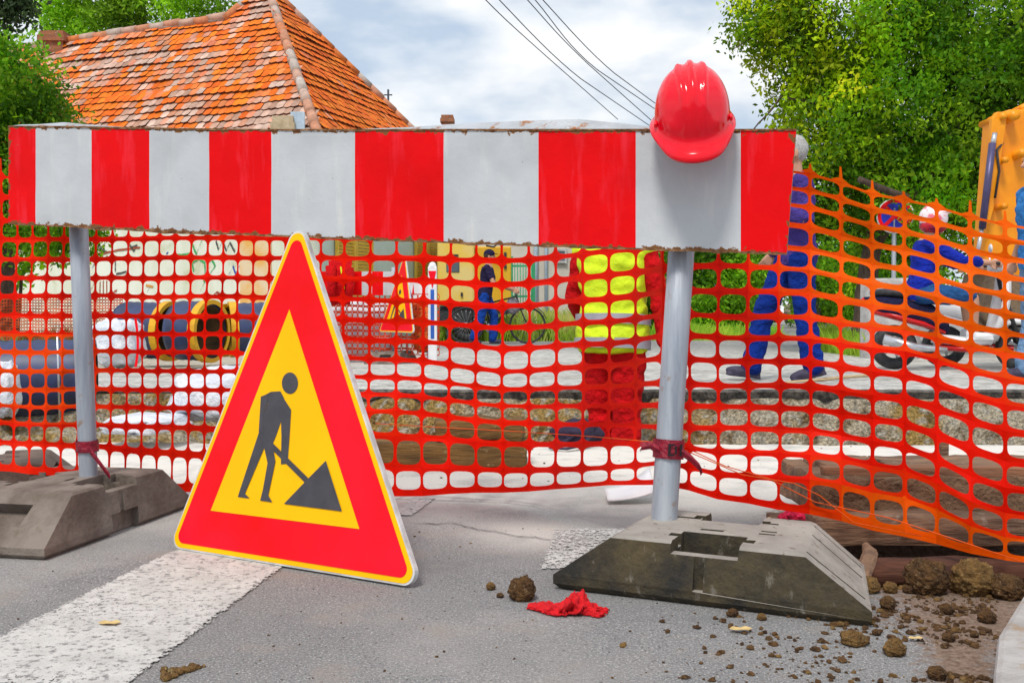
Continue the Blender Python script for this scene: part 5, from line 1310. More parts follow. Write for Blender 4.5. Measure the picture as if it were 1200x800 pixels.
person('person', (A.x, 27.8, .05), math.radians(200), 'distant dark haired person in blue checked clothes walking in front of the beige building',
    dict(lean=.03, kL=(.06,.10,.50), kR=(-.02,-.10,.50), eR=(-.05,-.26,1.12), wR=(-.02,-.32,.86)),
    dict(shirt=('plaid', .5), trousers=('plaid', 1), shoes='shoe_dark', hair='hair_dark'), scale=1.0, vox=.016)
A = P(1214, 445, 8.05)
person('person', (A.x+.02, 8.05, far_z(8.05)), math.radians(185), 'person in light blue short sleeved shirt and jeans at the right picture edge',
    dict(lean=.06, kL=(.10,.11,.52), aL=(.18,.12,.09), kR=(.0,-.10,.50), aR=(-.14,-.10,.12), fR=.2, eL=(.10,.27,1.16), wL=(.14,.25,.92), eR=(-.05,-.27,1.14), wR=(.05,-.27,.90)),
    dict(shirt=('sky_shirt', .38), trousers=('pale_jean', 1), shoes='shoe_dark', hair='hair_dark'), scale=1.03)

# ------------------------------------------------------------------ scooter and rider
SY = 9.4; sA = P(1112, 430, SY)
sc = thing('motor_scooter', (sA.x, SY, far_z(SY)), 'white motor scooter with red and dark trim, ridden past the concrete pipe section', 'scooter', None, math.radians(-12))
def wheel(parent, x, y, r, w, spokes, m_t='black', m_r='steel', nm='wheel', tyre=None):
    h = MB(); T = Matrix.Translation((x, y, r)) @ Matrix.Rotation(math.pi/2, 4, 'X'); tr = tyre or w/2
    for k in range(spokes): a = 2*math.pi*k/spokes; h.tube([(0,0,0), (math.cos(a)*(r-tr), math.sin(a)*(r-tr), 0)], w*.12 if spokes < 12 else .0022, 5, T=T)
    h.cyl((0,0,-w*.5), (0,0,w*.5), r*.16, T=T, n=12)
    h.tube([((r-tr*1.2)*math.cos(a), (r-tr*1.2)*math.sin(a), 0) for a in [2*math.pi*i/32 for i in range(32)]], tr*.55, 8, closed=True, T=T)
    wo = h.build(nm, m_r, parent); t = MB(); t.tube([((r-tr)*math.cos(a), (r-tr)*math.sin(a), 0) for a in [2*math.pi*i/36 for i in range(36)]], tr, 10, closed=True, T=T); t.build('tyre', m_t, wo); return wo
wheel(sc, -.50, 0, .215, .11, 5); wheel(sc, .62, 0, .215, .11, 5)
def loft(parent, nm, m, secs, n=18, sm=True):     # secs: (x, z, half width, half height)
    mb = MB()
    for x, z, w, h in secs:
        for i in range(n):
            a = 2*math.pi*i/n; ca, sa = math.cos(a), math.sin(a); mb.v.append(Vector((x, math.copysign(abs(ca)**.75,ca)*w, z+math.copysign(abs(sa)**.75,sa)*h)))
    k = len(secs)
    for j in range(k-1):
        for i in range(n): mb.f.append([j*n+i, j*n+(i+1)%n, (j+1)*n+(i+1)%n, (j+1)*n+i]); mb.mi.append(0); mb.sm.append(sm)
    mb.f += [list(range(n))[::-1], [(k-1)*n+i for i in range(n)]]; mb.mi += [0,0]; mb.sm += [False,False]
    return mb.build(nm, m, parent)
loft(sc, 'rear_fairing', 'shade_navy', [(-.78,.66,.05,.04),(-.62,.62,.12,.09),(-.40,.58,.15,.12),(-.15,.50,.14,.12),(-.02,.40,.10,.06)])
loft(sc, 'side_trim', 'lamp_red', [(-.70,.56,.06,.03),(-.5,.51,.135,.035),(-.25,.44,.15,.035),(-.05,.36,.10,.02)])
loft(sc, 'seat', 'black', [(-.72,.74,.07,.03),(-.5,.74,.13,.045),(-.2,.70,.14,.05),(.02,.68,.11,.04)])
loft(sc, 'floorboard', 'white_plastic', [(-.10,.30,.13,.05),(.15,.27,.15,.045),(.36,.30,.14,.06)])
loft(sc, 'belly_trim', 'lamp_red', [(-.10,.22,.10,.03),(.15,.20,.12,.03),(.34,.22,.10,.03)])
mb = MB()
for j in range(9):
    t = j/8; x = .36+.10*t+.04*math.sin(t*3); z = .28+.62*t; w = .14+.10*math.sin(t*math.pi)*(1-.2*t)
    for i in range(13):
        a = -1+2*i/12; mb.v.append(Vector((x+.07*(1-a*a), a*w, z)))
for j in range(8):
    for i in range(12): mb.f.append([j*13+i, j*13+i+1, (j+1)*13+i+1, (j+1)*13+i]); mb.mi.append(0); mb.sm.append(True)
fo = mb.build('front_shield', 'white_plastic', sc); md = fo.modifiers.new('s','SOLIDIFY'); md.thickness = .05
loft(sc, 'front_mudguard', 'white_plastic', [(.44,.42,.05,.03),(.55,.47,.07,.035),(.68,.46,.07,.035),(.82,.38,.045,.02)])
mb = MB(); mb.tube([(.62,.06,.215),(.50,.06,.62),(.44,.05,.9)], .022, 8); mb.tube([(.62,-.06,.215),(.50,-.06,.62),(.44,-.05,.9)], .022, 8); mb.build('fork', 'black', sc)
loft(sc, 'handlebar_cowl', 'white_plastic', [(.34,.98,.06,.04),(.42,1.0,.12,.07),(.52,.98,.10,.06),(.57,.95,.05,.03)])
mb = MB(); mb.tube([(.34,-.34,1.0),(.40,-.18,1.0),(.42,0,.98),(.40,.18,1.0),(.34,.34,1.0)], .016, 8); mb.build('handlebar', 'black', sc)
mb = MB(); mb.ell((.555,0,.96), (.03,.07,.04), 12); mb.build('headlight', 'glass', sc)
for s in (-1,1):
    mb = MB(); mb.tube([(.40,s*.2,1.0),(.41,s*.27,1.12)], .008, 6); mb.ell((.42,s*.28,1.17), (.015,.06,.045), 10); mb.build('mirror', 'white_plastic', sc)
mb = MB(); mb.tube([(-.05,-.16,.2),(-.35,-.17,.22),(-.62,-.17,.30)], [.02,.045,.05], 10); mb.build('exhaust', 'steel', sc)
mb = MB(); mb.ell((-.79,0,.66), (.02,.07,.035), 10); mb.build('tail_lamp', 'lamp_red', sc)
person('person', (sA.x, SY, far_z(SY)), math.radians(-12), 'scooter rider in royal blue top, denim shorts, white sneakers and pink white helmet',
    dict(pel=(-.29,0,.77), lean=.17, kL=(.18,.15,.73), aL=(.20,.13,.38), kR=(.18,-.15,.73), aR=(.20,-.13,.38), eL=(.06,.29,1.06), wL=(.29,.28,1.04), eR=(.06,-.29,1.06), wR=(.29,-.28,1.04), hL=(.9,.0,-.1), hR=(.9,0,-.1), curl=1.2, head=(.03,0,0)),
    dict(shirt=('royal', .80), trousers=('denim', .5), shoes='white_plastic', helmet=mat('pink_white_helmet', (.82,.74,.76), (.80,.16,.22), scale=9, lo=.52, hi=.6, rough=.3), chin=mat('red_helmet_shell', (.6,.01,.03), (.10,.02,.06), scale=10, rough=.25)), scale=.93)
sc.scale = (.96,.96,.96)

# second scooter parked behind, at the right edge
def scooter2():
    r = copy_tree(sc); r.location = (P(1168,430,10.0).x, 10.0, far_z(10.0)); r.rotation_euler = (0,0,math.radians(-20))
    for o in r.children:
        if o.name.startswith(('rear_fairing','side_trim')): o.data = o.data.copy(); o.data.materials[0] = M['white_plastic']
    r['label'] = 'second scooter, all white bodied, standing behind the rider at the right edge'; r['group'] = 'motor scooters'; sc['group'] = 'motor scooters'
scooter2()

# ------------------------------------------------------------------ bicycle
by = thing('bicycle', (P(582,402,19).x, 19.15, .05), 'dark city bicycle with thin wheels pushed by the person in the dark top', 'bicycle')
wheel(by, -.575, 0, .345, .05, 20, 'black', 'steel', tyre=.02); wheel(by, .575, 0, .345, .05, 20, 'black', 'steel', tyre=.02)
fr = MB()
for a, b, r in (((-.575,0,.345),(-.12,0,.29),.011),((-.575,0,.345),(-.22,0,.82),.009),((-.12,0,.29),(-.24,0,.88),.016),((-.12,0,.29),(.38,0,.80),.018),((-.21,0,.74),(.36,0,.88),.016),((.36,0,.92),(.42,0,.70),.018),((.42,0,.70),(.575,0,.345),.013)): fr.tube([a,b], r, 8)
fr.build('frame', 'black', by)
loft(by, 'saddle', 'black', [(-.38,.92,.075,.03),(-.28,.925,.06,.03),(-.12,.92,.02,.015)])
mb = MB(); mb.tube([(.22,-.28,1.04),(.33,-.22,1.05),(.35,0,1.0),(.33,.22,1.05),(.22,.28,1.04)], .012, 8); mb.tube([(.36,0,.9),(.35,0,1.0)], .013, 8); mb.build('handlebar', 'steel', by)
mb = MB(); mb.lathe([(.0,-.006),(.095,-.006),(.095,.006),(0,.006)], 20, T=Matrix.Translation((-.12,-.04,.29)) @ Matrix.Rotation(math.pi/2,4,'X')); mb.tube([(-.12,-.06,.29),(-.02,-.06,.17)], .008, 6); mb.box((-.02,-.11,.17), (.08,.09,.02)); mb.tube([(-.12,.06,.29),(-.22,.06,.41)], .008, 6); mb.box((-.22,.11,.41), (.08,.09,.02)); mb.build('crank', 'steel', by)
for x in (-.575,.575):
    mb = MB(); mb.tube([(x+.37*math.cos(a),0,.345+.37*math.sin(a)) for a in [math.radians(20+ (150 if x < 0 else 110)*i/14) for i in range(15)]], .022, 6, flat=.4); mb.build('mudguard', 'black', by)
mb = MB(); mb.box((-.5,0,.78), (.34,.12,.02)); mb.tube([(-.62,0,.78),(-.575,0,.36)], .007, 6); mb.build('carrier', 'black', by)
mb = MB(); mb.ell((.30,-.06,.70), (.13,.09,.15), 14, nz=.2); ob = mb.build('shopping_bag', cloth('grey_bag', (.34,.30,.34))); ob.location = by.location; tag(ob, 'pale grey cloth bag hanging from the bicycle handlebar', 'bag')

# ------------------------------------------------------------------ excavator
ex = thing('excavator', (P(1235,400,10.2).x, 10.2, far_z(10.2)), 'orange excavator with upright arm and hydraulic ram at the right picture edge', 'excavator')
def slab(nm, m, pts, Y, th, bev=.02, parent=ex):
    mb = MB(); mb.prism([P(x, y, Y) for x, y in pts], (0, th, 0)); return mb.build(nm, m, parent, world=True, bev=bev)
YA = 9.9
slab('stick', 'orange_paint', [(1166,142),(1172,132),(1184,128),(1215,128),(1224,150),(1204,320),(1188,332),(1152,332),(1154,300)], YA+.10, .28)
slab('link_arm', 'orange_paint', [(1163,139),(1168,131),(1177,131),(1180,140),(1166,240),(1160,262),(1153,262),(1155,230)], YA-.02, .07, .01)
mb = MB(); mb.cyl(P(1163,168,YA-.06), P(1151,268,YA-.06), .034, n=14); mb.build('ram', 'violet_steel', ex, world=True)
mb = MB(); mb.cyl(P(1151,266,YA-.06), P(1143,312,YA-.06), .02, n=12); mb.cyl(P(1163,172,YA-.06), P(1166,156,YA-.06), .024, n=10); mb.build('piston_rod', 'steel', ex, world=True)
mb = MB(); mb.tube([P(1175,168,YA+.0), P(1168,176,YA-.05), P(1171,200,YA-.03), P(1166,232,YA-.05)], .012, 8); mb.build('hose', 'black', ex, world=True)
for x, y, r in ((1174,137,.035),(1187,136,.05),(1197,180,.045),(1176,188,.03),(1150,312,.05),(1175,242,.03)):
    mb = MB(); q = P(x, y, YA); mb.cyl((q.x,q.y-.05,q.z),(q.x,q.y+.42,q.z), r, n=14); mb.build('pin', 'orange_paint', ex, world=True)
slab('bucket', 'mud_steel', [(1160,318),(1196,322),(1206,352),(1198,392),(1172,398),(1150,372),(1158,340)], YA-.1, .6, .03)
for k in range(4):
    mb = MB(); q = P(1153, 374, YA-.1+.15*k+.05); mb.prism([(q.x,q.y,q.z),(q.x+.05,q.y,q.z-.05),(q.x-.09,q.y,q.z-.10)], (0,.07,0)); mb.build('bucket_tooth', 'mud_steel', ex, world=True)
slab('boom', 'orange_paint', [(1196,124),(1228,108),(1300,70),(1420,60),(1520,150),(1560,300),(1520,300),(1480,190),(1400,110),(1310,118),(1236,154),(1206,152)], YA+.14, .22)
def exb(nm, m, c, s, bev=.04): mb = MB(); mb.box(c, s, bev=bev); return mb.build(nm, m, ex, world=True)
bx = P(1640,300,10.2).x
for s in (-1,1):
    tk = exb('track', 'black', (bx, 10.2+s*.8, .42), (2.4,.45,.6), .2)
exb('deck', 'orange_paint', (bx+.2,10.2,1.0), (2.2,1.9,.35)); cb = exb('cab', 'orange_paint', (bx-.3,9.7,1.95), (1.1,.9,1.55)); exb('counterweight', 'mud_steel', (bx+1.2,10.2,1.4), (.7,1.9,.8))
mb = MB(); mb.box((bx-.3,9.245,2.15), (.8,.02,.9)); o = mb.build('window', 'glass', None); o.data.transform(Matrix.Translation(-ex.location)); o.parent = cb

# ------------------------------------------------------------------ no stopping sign, concrete ring
Yn = 13.6; q = P(1048,253,Yn)
ns = thing('no_stopping_sign', (q.x, Yn, .05), 'round blue no stopping sign with red cross and red ring on a grey pole', 'road sign')
T = Matrix.Translation(Vector((0,-.03,q.z-.05))) @ Matrix.Rotation(math.radians(-22),4,'Z') @ Matrix.Rotation(math.pi/2,4,'X')
def disc(r0, r1, z, m, nm):
    mb = MB(); n = 40
    for r in (r0, r1): mb.v += [T @ Vector((r*math.cos(2*math.pi*i/n), r*math.sin(2*math.pi*i/n), z)) for i in range(n)]
    for i in range(n): mb.f.append([i,(i+1)%n,n+(i+1)%n,n+i]); mb.mi.append(0); mb.sm.append(False)
    return mb.build(nm, m, ns, fix=False)
R_ = .235
mb = MB(); mb.lathe([(0,-.012),(R_,-.012),(R_,-.002),(0,-.002)], 40, T=T); mb.build('plate', 'sign_white', ns)
disc(0, R_*.93, .0, 'blue_sign', 'blue_field'); disc(R_*.74, R_*.93, .003, 'sign_red', 'red_ring')
mb = MB()
for a in (45,-45): mb.box((0,0,.006 if a > 0 else .008), (R_*1.52, R_*.20, .001), R=Matrix.Rotation(math.radians(a),3,'Z'), T=T)
mb.build('red_cross', 'sign_red', ns)
mb = MB(); mb.cyl((0,0,-.05),(0,0,q.z-.05+.1), .030, n=12); mb.build('pole', 'galv', ns)
Yr = 13.2; A = P(1043,350,Yr); rr = 33*Yr/FPX
mb = MB(); mb.lathe([(rr,.0),(rr,.98),(rr*.97,1.02),(rr*.84,1.02),(rr*.82,.98),(rr*.82,.3)], 36); ob = mb.build('concrete_pipe_section', 'concrete'); ob.location = (A.x, Yr, .05)
tag(ob, 'upright grey concrete pipe section in front of the tree trunk and no stopping pole', 'concrete ring')

# ------------------------------------------------------------------ pipes at left
gp = 'big drain pipes with yellow collars lying across the trench'
def pipe(name, a, b, r, label, collarA=False, collarB=False, group=gp, ribs=True, cone=1.0):
    a, b = Vector(a), Vector(b); d = (b-a); L = d.length; root = thing(name, (a+b)/2-Vector((0,0,r)), label, 'pipe', group)
    Rm = d.to_track_quat('Z','Y').to_matrix().to_4x4(); T = Matrix.Translation(a) @ Rm; prof = []
    nr = int(L/.075)
    for i in range(nr*2+1): prof.append(((r if i % 2 else r*.965)*(1+(cone-1)*i/(nr*2)), L*i/(nr*2)))
    mb = MB(); mb.lathe([(r*.86, .0)]+prof+[(r*.86*cone, L)], 32, T=T); mb.build('barrel', 'pipe_blue', root, world=True)
    mb = MB(); mb.lathe([(r*.86,.0),(r*.85*cone,L-.01),(0,L-.01)], 32, T=T); mb.build('bore', 'pipe_in', root, world=True)  # closed disc added at the far end so the mouth stays dark
    for on, z in ((collarA, 0), (collarB, L)):
        if on: mb = MB(); mb.lathe([(r*.90,z-.03),(r*1.05,z-.03),(r*1.05,z+.045),(r*.90,z+.045)], 32, T=T, smooth=False); mb.build('collar', 'collar', root, world=True)
    return root
q = lambda x, y, Y: P(x, y, Y)
pipe('drain_pipe', q(246,388,9.7), q(211,387,9.80), .285, 'short open ended drain pipe with yellow collar, dark mouth facing the road', True, False)
pipe('drain_pipe', q(200,388,10.2), q(148,386,10.35), .285, 'blue black ribbed drain pipe with a yellow collar, left of the open ended one', True, False)
pipe('drain_pipe', q(262,387,10.5), q(222,386,10.65), .26, 'drain pipe lying behind the one with the dark open mouth', True, False)
pipe('drain_pipe', q(272,386,10.4), q(322,384,10.55), .27, 'dark drain pipe with thin yellow rim beside the triangle sign', True, False)
pipe('large_pipe', q(113,441,6.7), q(-170,449,6.25), .25, 'long black corrugated pipe across the trench at the left picture edge', False, False, None)
q_ = P(139,402,8.9)
ob = sheet_lump('white_sack', 112, 166, 374, 430, 9.0, .5, 'white plastic sack with red band beside the yellow collared pipes', 12)
mb = MB()
for k in range(14): a = k/13; p_ = P(157+3*math.sin(a*3), 372+58*a, 8.66); mb.v += [p_, p_+Vector((.022,0,0))]
for k in range(13): mb.f.append([2*k,2*k+1,2*k+3,2*k+2]); mb.mi.append(0); mb.sm.append(False)
o = mb.build('red_band', 'sign_red', ob, fix=False)
mb = MB(); A, B = P(67,388,5.9), P(70,492,5.9); mb.tube([A, B], .006, 6); tag(mb.build('thin_rod', 'steel'), 'thin upright steel rod in front of the long black pipe', 'rod')

# far orange net along the graffiti wall
xs2 = [-60+3.4*i for i in range(61)]; FN = []
for i, x in enumerate(xs2):
    col_ = []
    for j in range(16): col_.append(P(x, 344+3.6*j+1.2*fbm(i*.2,j*.3), 13.2+.1*fbm(i*.2,j*.2,4)))
    FN.append(col_)
fn = net_object('safety_net', FN, .33, .30, lambda i, j: (.62,.10,.03), band=False, seg=10)
tag(fn, 'faded orange safety net far back along the foot of the graffiti wall', 'safety net', 'orange plastic safety nets')

# ------------------------------------------------------------------ second barrier group beyond the trench
Yb = 11.6; q0 = P(410,332,Yb)
b2 = thing('road_barrier', (q0.x, Yb, .05), 'distant small red and white barrier board on posts beyond the trench', 'barrier', 'red and white striped road barriers')
x0, x1 = P(366,330,Yb).x, P(462,330,Yb).x; zt, zb = P(400,318,Yb).z, P(400,346,Yb).z
mb = MB(); bs = [366,377,386,411,424,436,449,462]
for k in range(7):
    a, b = P(bs[k],330,Yb).x, P(bs[k+1],330,Yb).x; mb.quad((a,Yb,zb),(b,Yb,zb),(b,Yb,zt),(a,Yb,zt), (k+1)%2)
mb.build('striped_board', ['board_red','board_white'], b2, world=True)
mb = MB(); mb.box(((x0+x1)/2,Yb+.022,(zt+zb)/2), (x1-x0,.04,zt-zb)); mb.build('rear_shell', 'captin', b2, world=True)
for px in (384, 461): q = P(px,330,Yb); mb = MB(); mb.cyl((q.x,Yb+.07,.08),(q.x,Yb+.07,zt+.05), .03, n=12); mb.build('post', 'galv', b2, world=True)
bb2 = copy_tree(lb); bb2.location = (P(458,405,Yb).x, Yb+.07, .05); bb2['label'] = 'far grey rubber base under the distant barrier right of the leaning sign'
FN = []
for i in range(24):
    FN.append([P(368+6.4*i, 344+7.2*j+1.5*fbm(i*.25,j*.3,8), 11.75+.12*fbm(i*.2,j*.2,6)) for j in range(11)])
fn2 = net_object('safety_net', FN, .37, .34, lambda i, j: (.80,.07,.02), band=False, seg=10)
tag(fn2, 'distant red net hung on the far barrier, seen between the near net and the trench', 'safety net', 'orange plastic safety nets')
sheet_lump('white_tarp', 366, 470, 350, 418, 12.1, .3, 'white plastic tarp hanging behind the distant red net', 21)
s2 = copy_tree(root_sign)
for o in (s2,):
    o['label'] = 'small distant triangle sign with digging man beside the far barrier, turned sideways'
    o.scale = (.98,.98,.98); o.rotation_euler = (0,0,math.radians(-26)); o.location = (P(464,388,11.35).x, 11.35, P(464,390,11.35).z)
jk = thing('work_jacket', (P(400,322,11.5).x, 11.5, 1.0), 'red work jacket with yellow stripe slung over the distant barrier board', 'jacket'); mb = MB()
q = P(399,328,11.48)
for i in range(15):
    for j in range(12):
        s, t = i/14-.5, j/11; mb.v.append(Vector((q.x+s*.26*(1-.2*t)+.02*fbm(s*5,t*4), 11.50-.10*math.sin(t*math.pi)-.03*fbm(s*7,t*2,3), q.z+.22-.50*t+.03*fbm(s*4,1,2))))
for i in range(14):
    for j in range(11): mb.f.append([i*12+j,(i+1)*12+j,(i+1)*12+j+1,i*12+j+1]); mb.mi.append(0); mb.sm.append(True)
mb.build('cloth', 'red_work', jk, world=True, fix=False)
mb = MB(); mb.tube([(q.x+.02,11.385,q.z+.14),(q.x+.045,11.36,q.z),(q.x+.06,11.38,q.z-.10)], .02, 6, flat=.4); mb.build('yellow_stripe', 'hivis', jk, world=True)
mb = MB(); mb.tube([(q.x-.10,11.42,q.z+.15),(q.x-.08,11.38,q.z-.05),(q.x-.10,11.40,q.z-.25)], [.06,.05,.04], 8); mb.tube([(q.x+.10,11.42,q.z+.12),(q.x+.13,11.38,q.z-.05),(q.x+.10,11.40,q.z-.2)], [.06,.05,.04], 8)
sl = mb.build('sleeves', 'red_work', jk, world=True); bpy.data.objects.remove(sl)
for pts in ([(q.x-.10,11.42,q.z+.15),(q.x-.08,11.38,q.z-.05),(q.x-.10,11.40,q.z-.25)], [(q.x+.10,11.42,q.z+.12),(q.x+.13,11.38,q.z-.05),(q.x+.10,11.40,q.z-.2)]):
    mb = MB(); mb.tube(pts, [.06,.05,.04], 8); mb.build('sleeve', 'red_work', jk, world=True)
on = sheet_lump('rolled_net', 482, 514, 352, 412, 11.9, .35, 'bundle of bright orange netting gathered beside the far sign', 31, mat('orange_net_bundle', (.86,.17,.015), (.42,.05,.01), scale=24, lo=.45, hi=.55, rough=.6, bmp=.9, bscale=40))
dp = thing('delineator_post', (P(507,400,11.5).x, 11.5, .05), 'white and blue marker post with a red arrow band by the far net', 'marker post')
z1 = P(507,312,11.5).z; mb = MB(); mb.box((dp.location.x,11.5,(z1+.05)/2), (.10,.05,z1-.05), bev=.01); mb.ell((dp.location.x,11.5,z1), (.045,.03,.05), 10); mb.build('post', 'white_plastic', dp, world=True)
mb = MB(); zz_ = P(507,326,11.5).z; mb.prism([(dp.location.x-.045,11.47,zz_+.08),(dp.location.x+.045,11.47,zz_+.08),(dp.location.x,11.47,zz_-.12)], (0,.002,0)); mb.build('red_arrow', 'sign_red', dp, world=True)
mb = MB(); zz_ = P(507,368,11.5).z; mb.box((dp.location.x,11.472,zz_), (.04,.004,.55)); mb.build('blue_strip', 'blue_plastic', dp, world=True)
nbx = thing('white_board', (P(490,340,12.4).x, 12.4, .05), 'white panel with blue and red print standing behind the far sign', 'notice panel')
A, B = P(474,326,12.4), P(504,350,12.4); mb = MB(); mb.box(((A.x+B.x)/2,12.4,(A.z+B.z)/2), (B.x-A.x,.03,A.z-B.z), bev=.006); mb.build('panel', 'sign_white', nbx, world=True)
mb = MB(); mb.prism([(A.x+.03,12.383,B.z+.02),(A.x+.09,12.383,B.z+.02),(A.x+.06,12.383,B.z+.16)], (0,-.002,0)); mb.build('blue_mark', 'blue_plastic', nbx, world=True)
mb = MB(); mb.prism([(A.x+.09,12.383,B.z+.05),(A.x+.12,12.383,B.z+.05),(A.x+.11,12.383,B.z+.18)], (0,-.002,0)); mb.build('red_mark', 'sign_red', nbx, world=True)
for xx in (A.x+.03, B.x-.03): mb = MB(); mb.box((xx,12.42,(B.z+.05)/2), (.03,.03,B.z-.02)); mb.build('leg', 'galv', nbx, world=True)

# ------------------------------------------------------------------ yellow site trailer
Yt = 20.3; tx0, tx1 = P(512,300,Yt).x, P(599,300,Yt).x; zt0, zt1 = P(550,358,Yt).z, 2.05
tl = thing('site_trailer', ((tx0+tx1)/2, Yt+.8, .05), 'pale yellow box trailer with small dark window behind the person pushing a bicycle', 'trailer')
xm = P(556,300,Yt).x
mb = MB(); mb.box(((tx0+xm)/2, Yt+.8, (zt0+zt1)/2), (xm-tx0, 1.5, zt1-zt0), bev=.05); mb.build('body', 'cab_yellow', tl, world=True)
mb = MB(); mb.box(((xm+tx1)/2+.002, Yt+.85, (zt0+zt1)/2-.05), (tx1-xm-.004, 1.4, zt1-zt0-.1), bev=.03); mb.build('engine_box', 'cab_yellow2', tl, world=True)
A, B = P(524,307,Yt), P(537,314,Yt); mb = MB(); mb.box(((A.x+B.x)/2, Yt+.045, (A.z+B.z)/2-.02), (B.x-A.x+.04,.03,A.z-B.z+.12), bev=.01); wn = mb.build('window', 'glass', tl, world=True)
mb = MB(); mb.box(((A.x+B.x)/2, Yt+.045, A.z+.13), (B.x-A.x,.03,.045)); mb.build('vent', 'black', tl, world=True)
A = P(541,345,Yt); mb = MB(); mb.box((A.x, Yt+.04, A.z), (.04,.05,.08)); mb.build('latch', 'black', tl, world=True)
for y0 in (298, 312):
    A = P(592,y0,Yt); mb = MB(); mb.box((A.x, Yt+.14, A.z), (.05,.05,.09)); mb.build('hinge', 'black', tl, world=True)
A = P(576,291,Yt); mb = MB(); mb.tube([A+Vector((-.1,.0,.05)), A+Vector((.05,-.1,.02)), A+Vector((.12,0,.1))], .02, 6); mb.build('handle', 'black', tl, world=True)
mb = MB(); mb.box(((tx0+tx1)/2, Yt+.8, zt0-.09), (tx1-tx0-.1, 1.3, .16)); mb.box(((tx0+xm)/2, Yt+.2, zt0-.22), (xm-tx0-.1, .5, .22)); mb.build('chassis', 'black', tl, world=True)
for yy in (.15, 1.4):
    w_ = wheel(tl, (P(548,380,Yt).x-tl.location.x), Yt+yy-tl.location.y, .30, .18, 6, 'black', 'mud_steel')
mb = MB(); mb.tube([(tx0+.2,Yt+.3,.05),(tx0+.2,Yt+.3,zt0)], .03, 8); mb.build('prop', 'galv', tl, world=True)

# ------------------------------------------------------------------ cars far down the road
def car(name, px, Y, w, h, m, label, group=None, lamps=True, rz=0):
    c = P(px, 360, Y); t = thing(name, (c.x, Y, .05), label, 'car', group, rz); L = 2.6
    def sec(nm, m_, prof, dep):     # profile across the back, with rounded tumblehome
        pass
    mb = MB(); hw = w/2
    ys = [0, .15, 1.2, 3.2, 3.9]; prof = [(.25,.94),(.45,1.0),(.75,1.0),(.92,.96)]
    def ring(y, s, top, z0): return [(-hw*s*k, y, z0+(top-z0)*zz) for zz, k in ((0,.92),(.35,1),(.8,1),(1,.93))] + [(hw*s*k, y, z0+(top-z0)*zz) for zz, k in ((1,.93),(.8,1),(.35,1),(0,.92))]
    R = [ring(0,.95,h*.58,.28), ring(.12,1,h*.62,.22), ring(2.6,1,h*.62,.22), ring(3.7,.97,h*.55,.24), ring(3.9,.9,h*.48,.28)]
    vs = [v for r in R for v in r]; fs = [list(range(8))[::-1], [32+i for i in range(8)]]
    for j in range(4):
        for i in range(8): fs.append([j*8+i, j*8+(i+1)%8, (j+1)*8+(i+1)%8, (j+1)*8+i])
    mb.add(vs, fs, 0, True); bo = mb.build('body', m, t, bev=.03)
    mb = MB(); z0, z1 = h*.60, h
    q = [(-hw*.93,.1,z0),(hw*.93,.1,z0),(hw*.93,2.9,z0),(-hw*.93,2.9,z0),(-hw*.74,.35,z1),(hw*.74,.35,z1),(hw*.74,1.9,z1),(-hw*.74,1.9,z1)]
    mb.add(q, [(0,1,5,4),(1,2,6,5),(2,3,7,6),(3,0,4,7),(4,5,6,7)]); mb.build('roof', m, t, bev=.05)
    mb = MB(); mb.quad((-hw*.80,.125,z0+.06),(hw*.80,.125,z0+.06),(hw*.66,.315,z1-.06),(-hw*.66,.315,z1-.06)); mb.build('rear_window', 'glass', t)
    for s in (-1,1):
        mb = MB(); mb.box((s*hw*.84,-.01,h*.48), (w*.12,.05,h*.10), bev=.01); mb.build('tail_lamp', 'lamp_red', t)
        for y in (.75, 3.2): w2 = MB(); w2.cyl((s*hw*.8,y,.3),(s*hw*1.01,y,.3), .3, n=18); w2.build('wheel', 'black', t)
    mb = MB(); mb.box((0,-.02,.42), (w*.95,.10,.16), bev=.03); mb.build('bumper', 'car_dark', t)
    mb = MB(); mb.box((0,-.012,h*.46), (.5,.02,.11)); mb.build('number_plate', 'sign_white', t)
car('parked_car', 895, 55, 1.75, 1.45, 'car_white', 'white car seen from behind far along the road, left of the walking man', 'cars far down the road')
car('parked_car', 985, 56, 1.75, 1.5, 'car_dark', 'dark blue car far away on the right of the walking man', 'cars far down the road')
car('parked_van', 963, 50, 1.8, 1.7, 'van_brown', 'brownish boxy van far away right behind the walking man', 'cars far down the road')
# broom handle on the far road
mb = MB(); mb.tube([P(916,449,7.4), P(1000,441,7.75), P(1066,436,8.0)], .012, 8); tag(mb.build('wooden_pole', 'wood_pale'), 'long pale wooden pole lying on the far road behind the trench', 'pole')

# ------------------------------------------------------------------ camera, light, sky
cam = bpy.data.cameras.new('camera'); co = bpy.data.objects.new('camera', cam); COL.objects.link(co); S.camera = co
co.location = (0,0,CAMZ); co.rotation_euler = (math.pi/2-PITCH, 0, 0); cam.sensor_width = 36; cam.lens = 36; cam.clip_start = .05; cam.clip_end = 2000
SUN_EL, SUN_AZ = math.radians(56), math.radians(200)     # azimuth clockwise from +Y: high, behind the camera's left shoulder
sl_ = bpy.data.lights.new('sun', 'SUN'); sl_.energy = 2.6; sl_.angle = math.radians(13); sl_.color = (1,.955,.88)
so = bpy.data.objects.new('sun', sl_); COL.objects.link(so)
dirv = Vector((math.sin(SUN_AZ)*math.cos(SUN_EL), math.cos(SUN_AZ)*math.cos(SUN_EL), math.sin(SUN_EL))); so.rotation_euler = dirv.to_track_quat('Z','Y').to_euler()
w = bpy.data.worlds.new('World'); S.world = w; w.use_nodes = True; nt = w.node_tree; nt.nodes.clear()
out = N(nt,'ShaderNodeOutputWorld'); sky = N(nt,'ShaderNodeTexSky'); sky.sky_type = 'NISHITA'; sky.sun_disc = False; sky.sun_elevation = SUN_EL; sky.sun_rotation = SUN_AZ
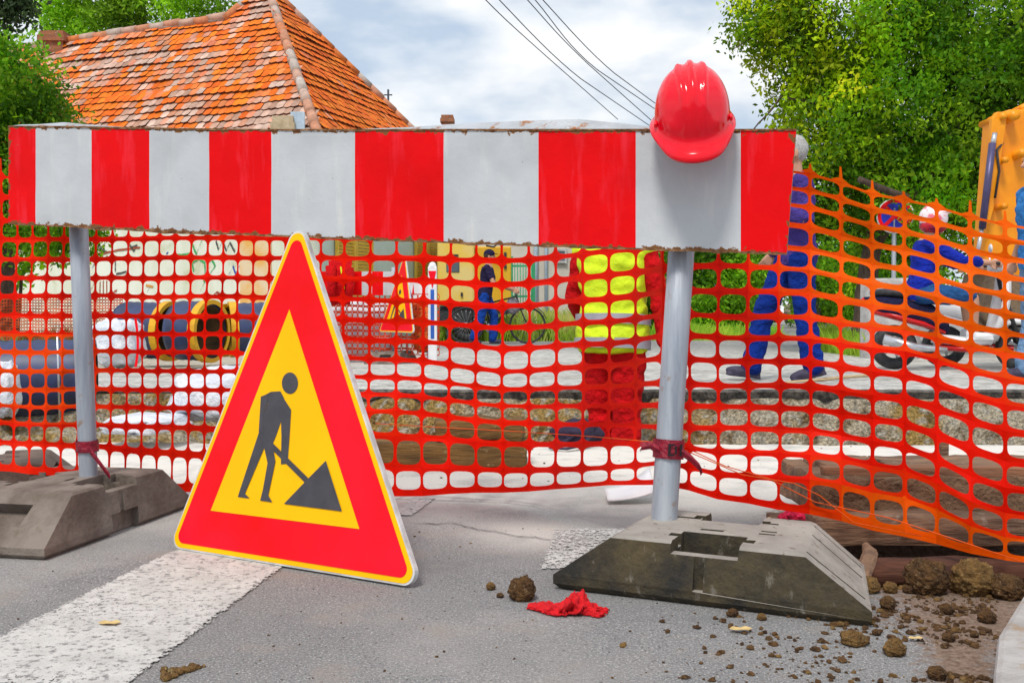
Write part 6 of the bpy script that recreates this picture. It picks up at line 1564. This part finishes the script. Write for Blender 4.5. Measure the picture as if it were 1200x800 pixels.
b1 = N(nt,'ShaderNodeBackground'); b1.inputs[1].default_value = .11; nt.links.new(sky.outputs[0], b1.inputs[0])
tc = N(nt,'ShaderNodeTexCoord'); mp = N(nt,'ShaderNodeMapping'); mp.inputs['Scale'].default_value = (1.5,1.5,3.4); mp.inputs['Location'].default_value = (.35,.2,.1); nt.links.new(tc.outputs['Generated'], mp.inputs[0])
nz = N(nt,'ShaderNodeTexNoise'); nz.inputs['Scale'].default_value = 2.3; nz.inputs['Detail'].default_value = 5; nz.inputs['Roughness'].default_value = .5; nt.links.new(mp.outputs[0], nz.inputs['Vector'])
mr = N(nt,'ShaderNodeMapRange'); mr.interpolation_type = 'SMOOTHSTEP'; mr.inputs[1].default_value = .30; mr.inputs[2].default_value = .56; mr.inputs[3].default_value = .6; mr.inputs[4].default_value = 1.0; nt.links.new(nz.outputs['Fac'], mr.inputs[0])
n2 = N(nt,'ShaderNodeTexNoise'); n2.inputs['Scale'].default_value = 4.6; n2.inputs['Detail'].default_value = 5; nt.links.new(mp.outputs[0], n2.inputs['Vector'])
m2 = N(nt,'ShaderNodeMapRange'); m2.inputs[1].default_value = .36; m2.inputs[2].default_value = .62; nt.links.new(n2.outputs['Fac'], m2.inputs[0])
cc = mixc(nt, m2.outputs[0], (.55,.66,.80), (.95,.965,.98))
b2_ = N(nt,'ShaderNodeBackground'); b2_.inputs[1].default_value = 1.08; nt.links.new(cc, b2_.inputs[0])
ms = N(nt,'ShaderNodeMixShader'); nt.links.new(mr.outputs[0], ms.inputs[0]); nt.links.new(b1.outputs[0], ms.inputs[1]); nt.links.new(b2_.outputs[0], ms.inputs[2]); nt.links.new(ms.outputs[0], out.inputs[0])
S.view_settings.view_transform = 'Standard'; S.view_settings.look = 'None'; S.view_settings.exposure = 0; S.view_settings.gamma = 1
S.render.engine = 'CYCLES'; S.cycles.use_denoising = True; S.cycles.max_bounces = 8; S.cycles.transparent_max_bounces = 12
S.render.resolution_x = 1024; S.render.resolution_y = 682
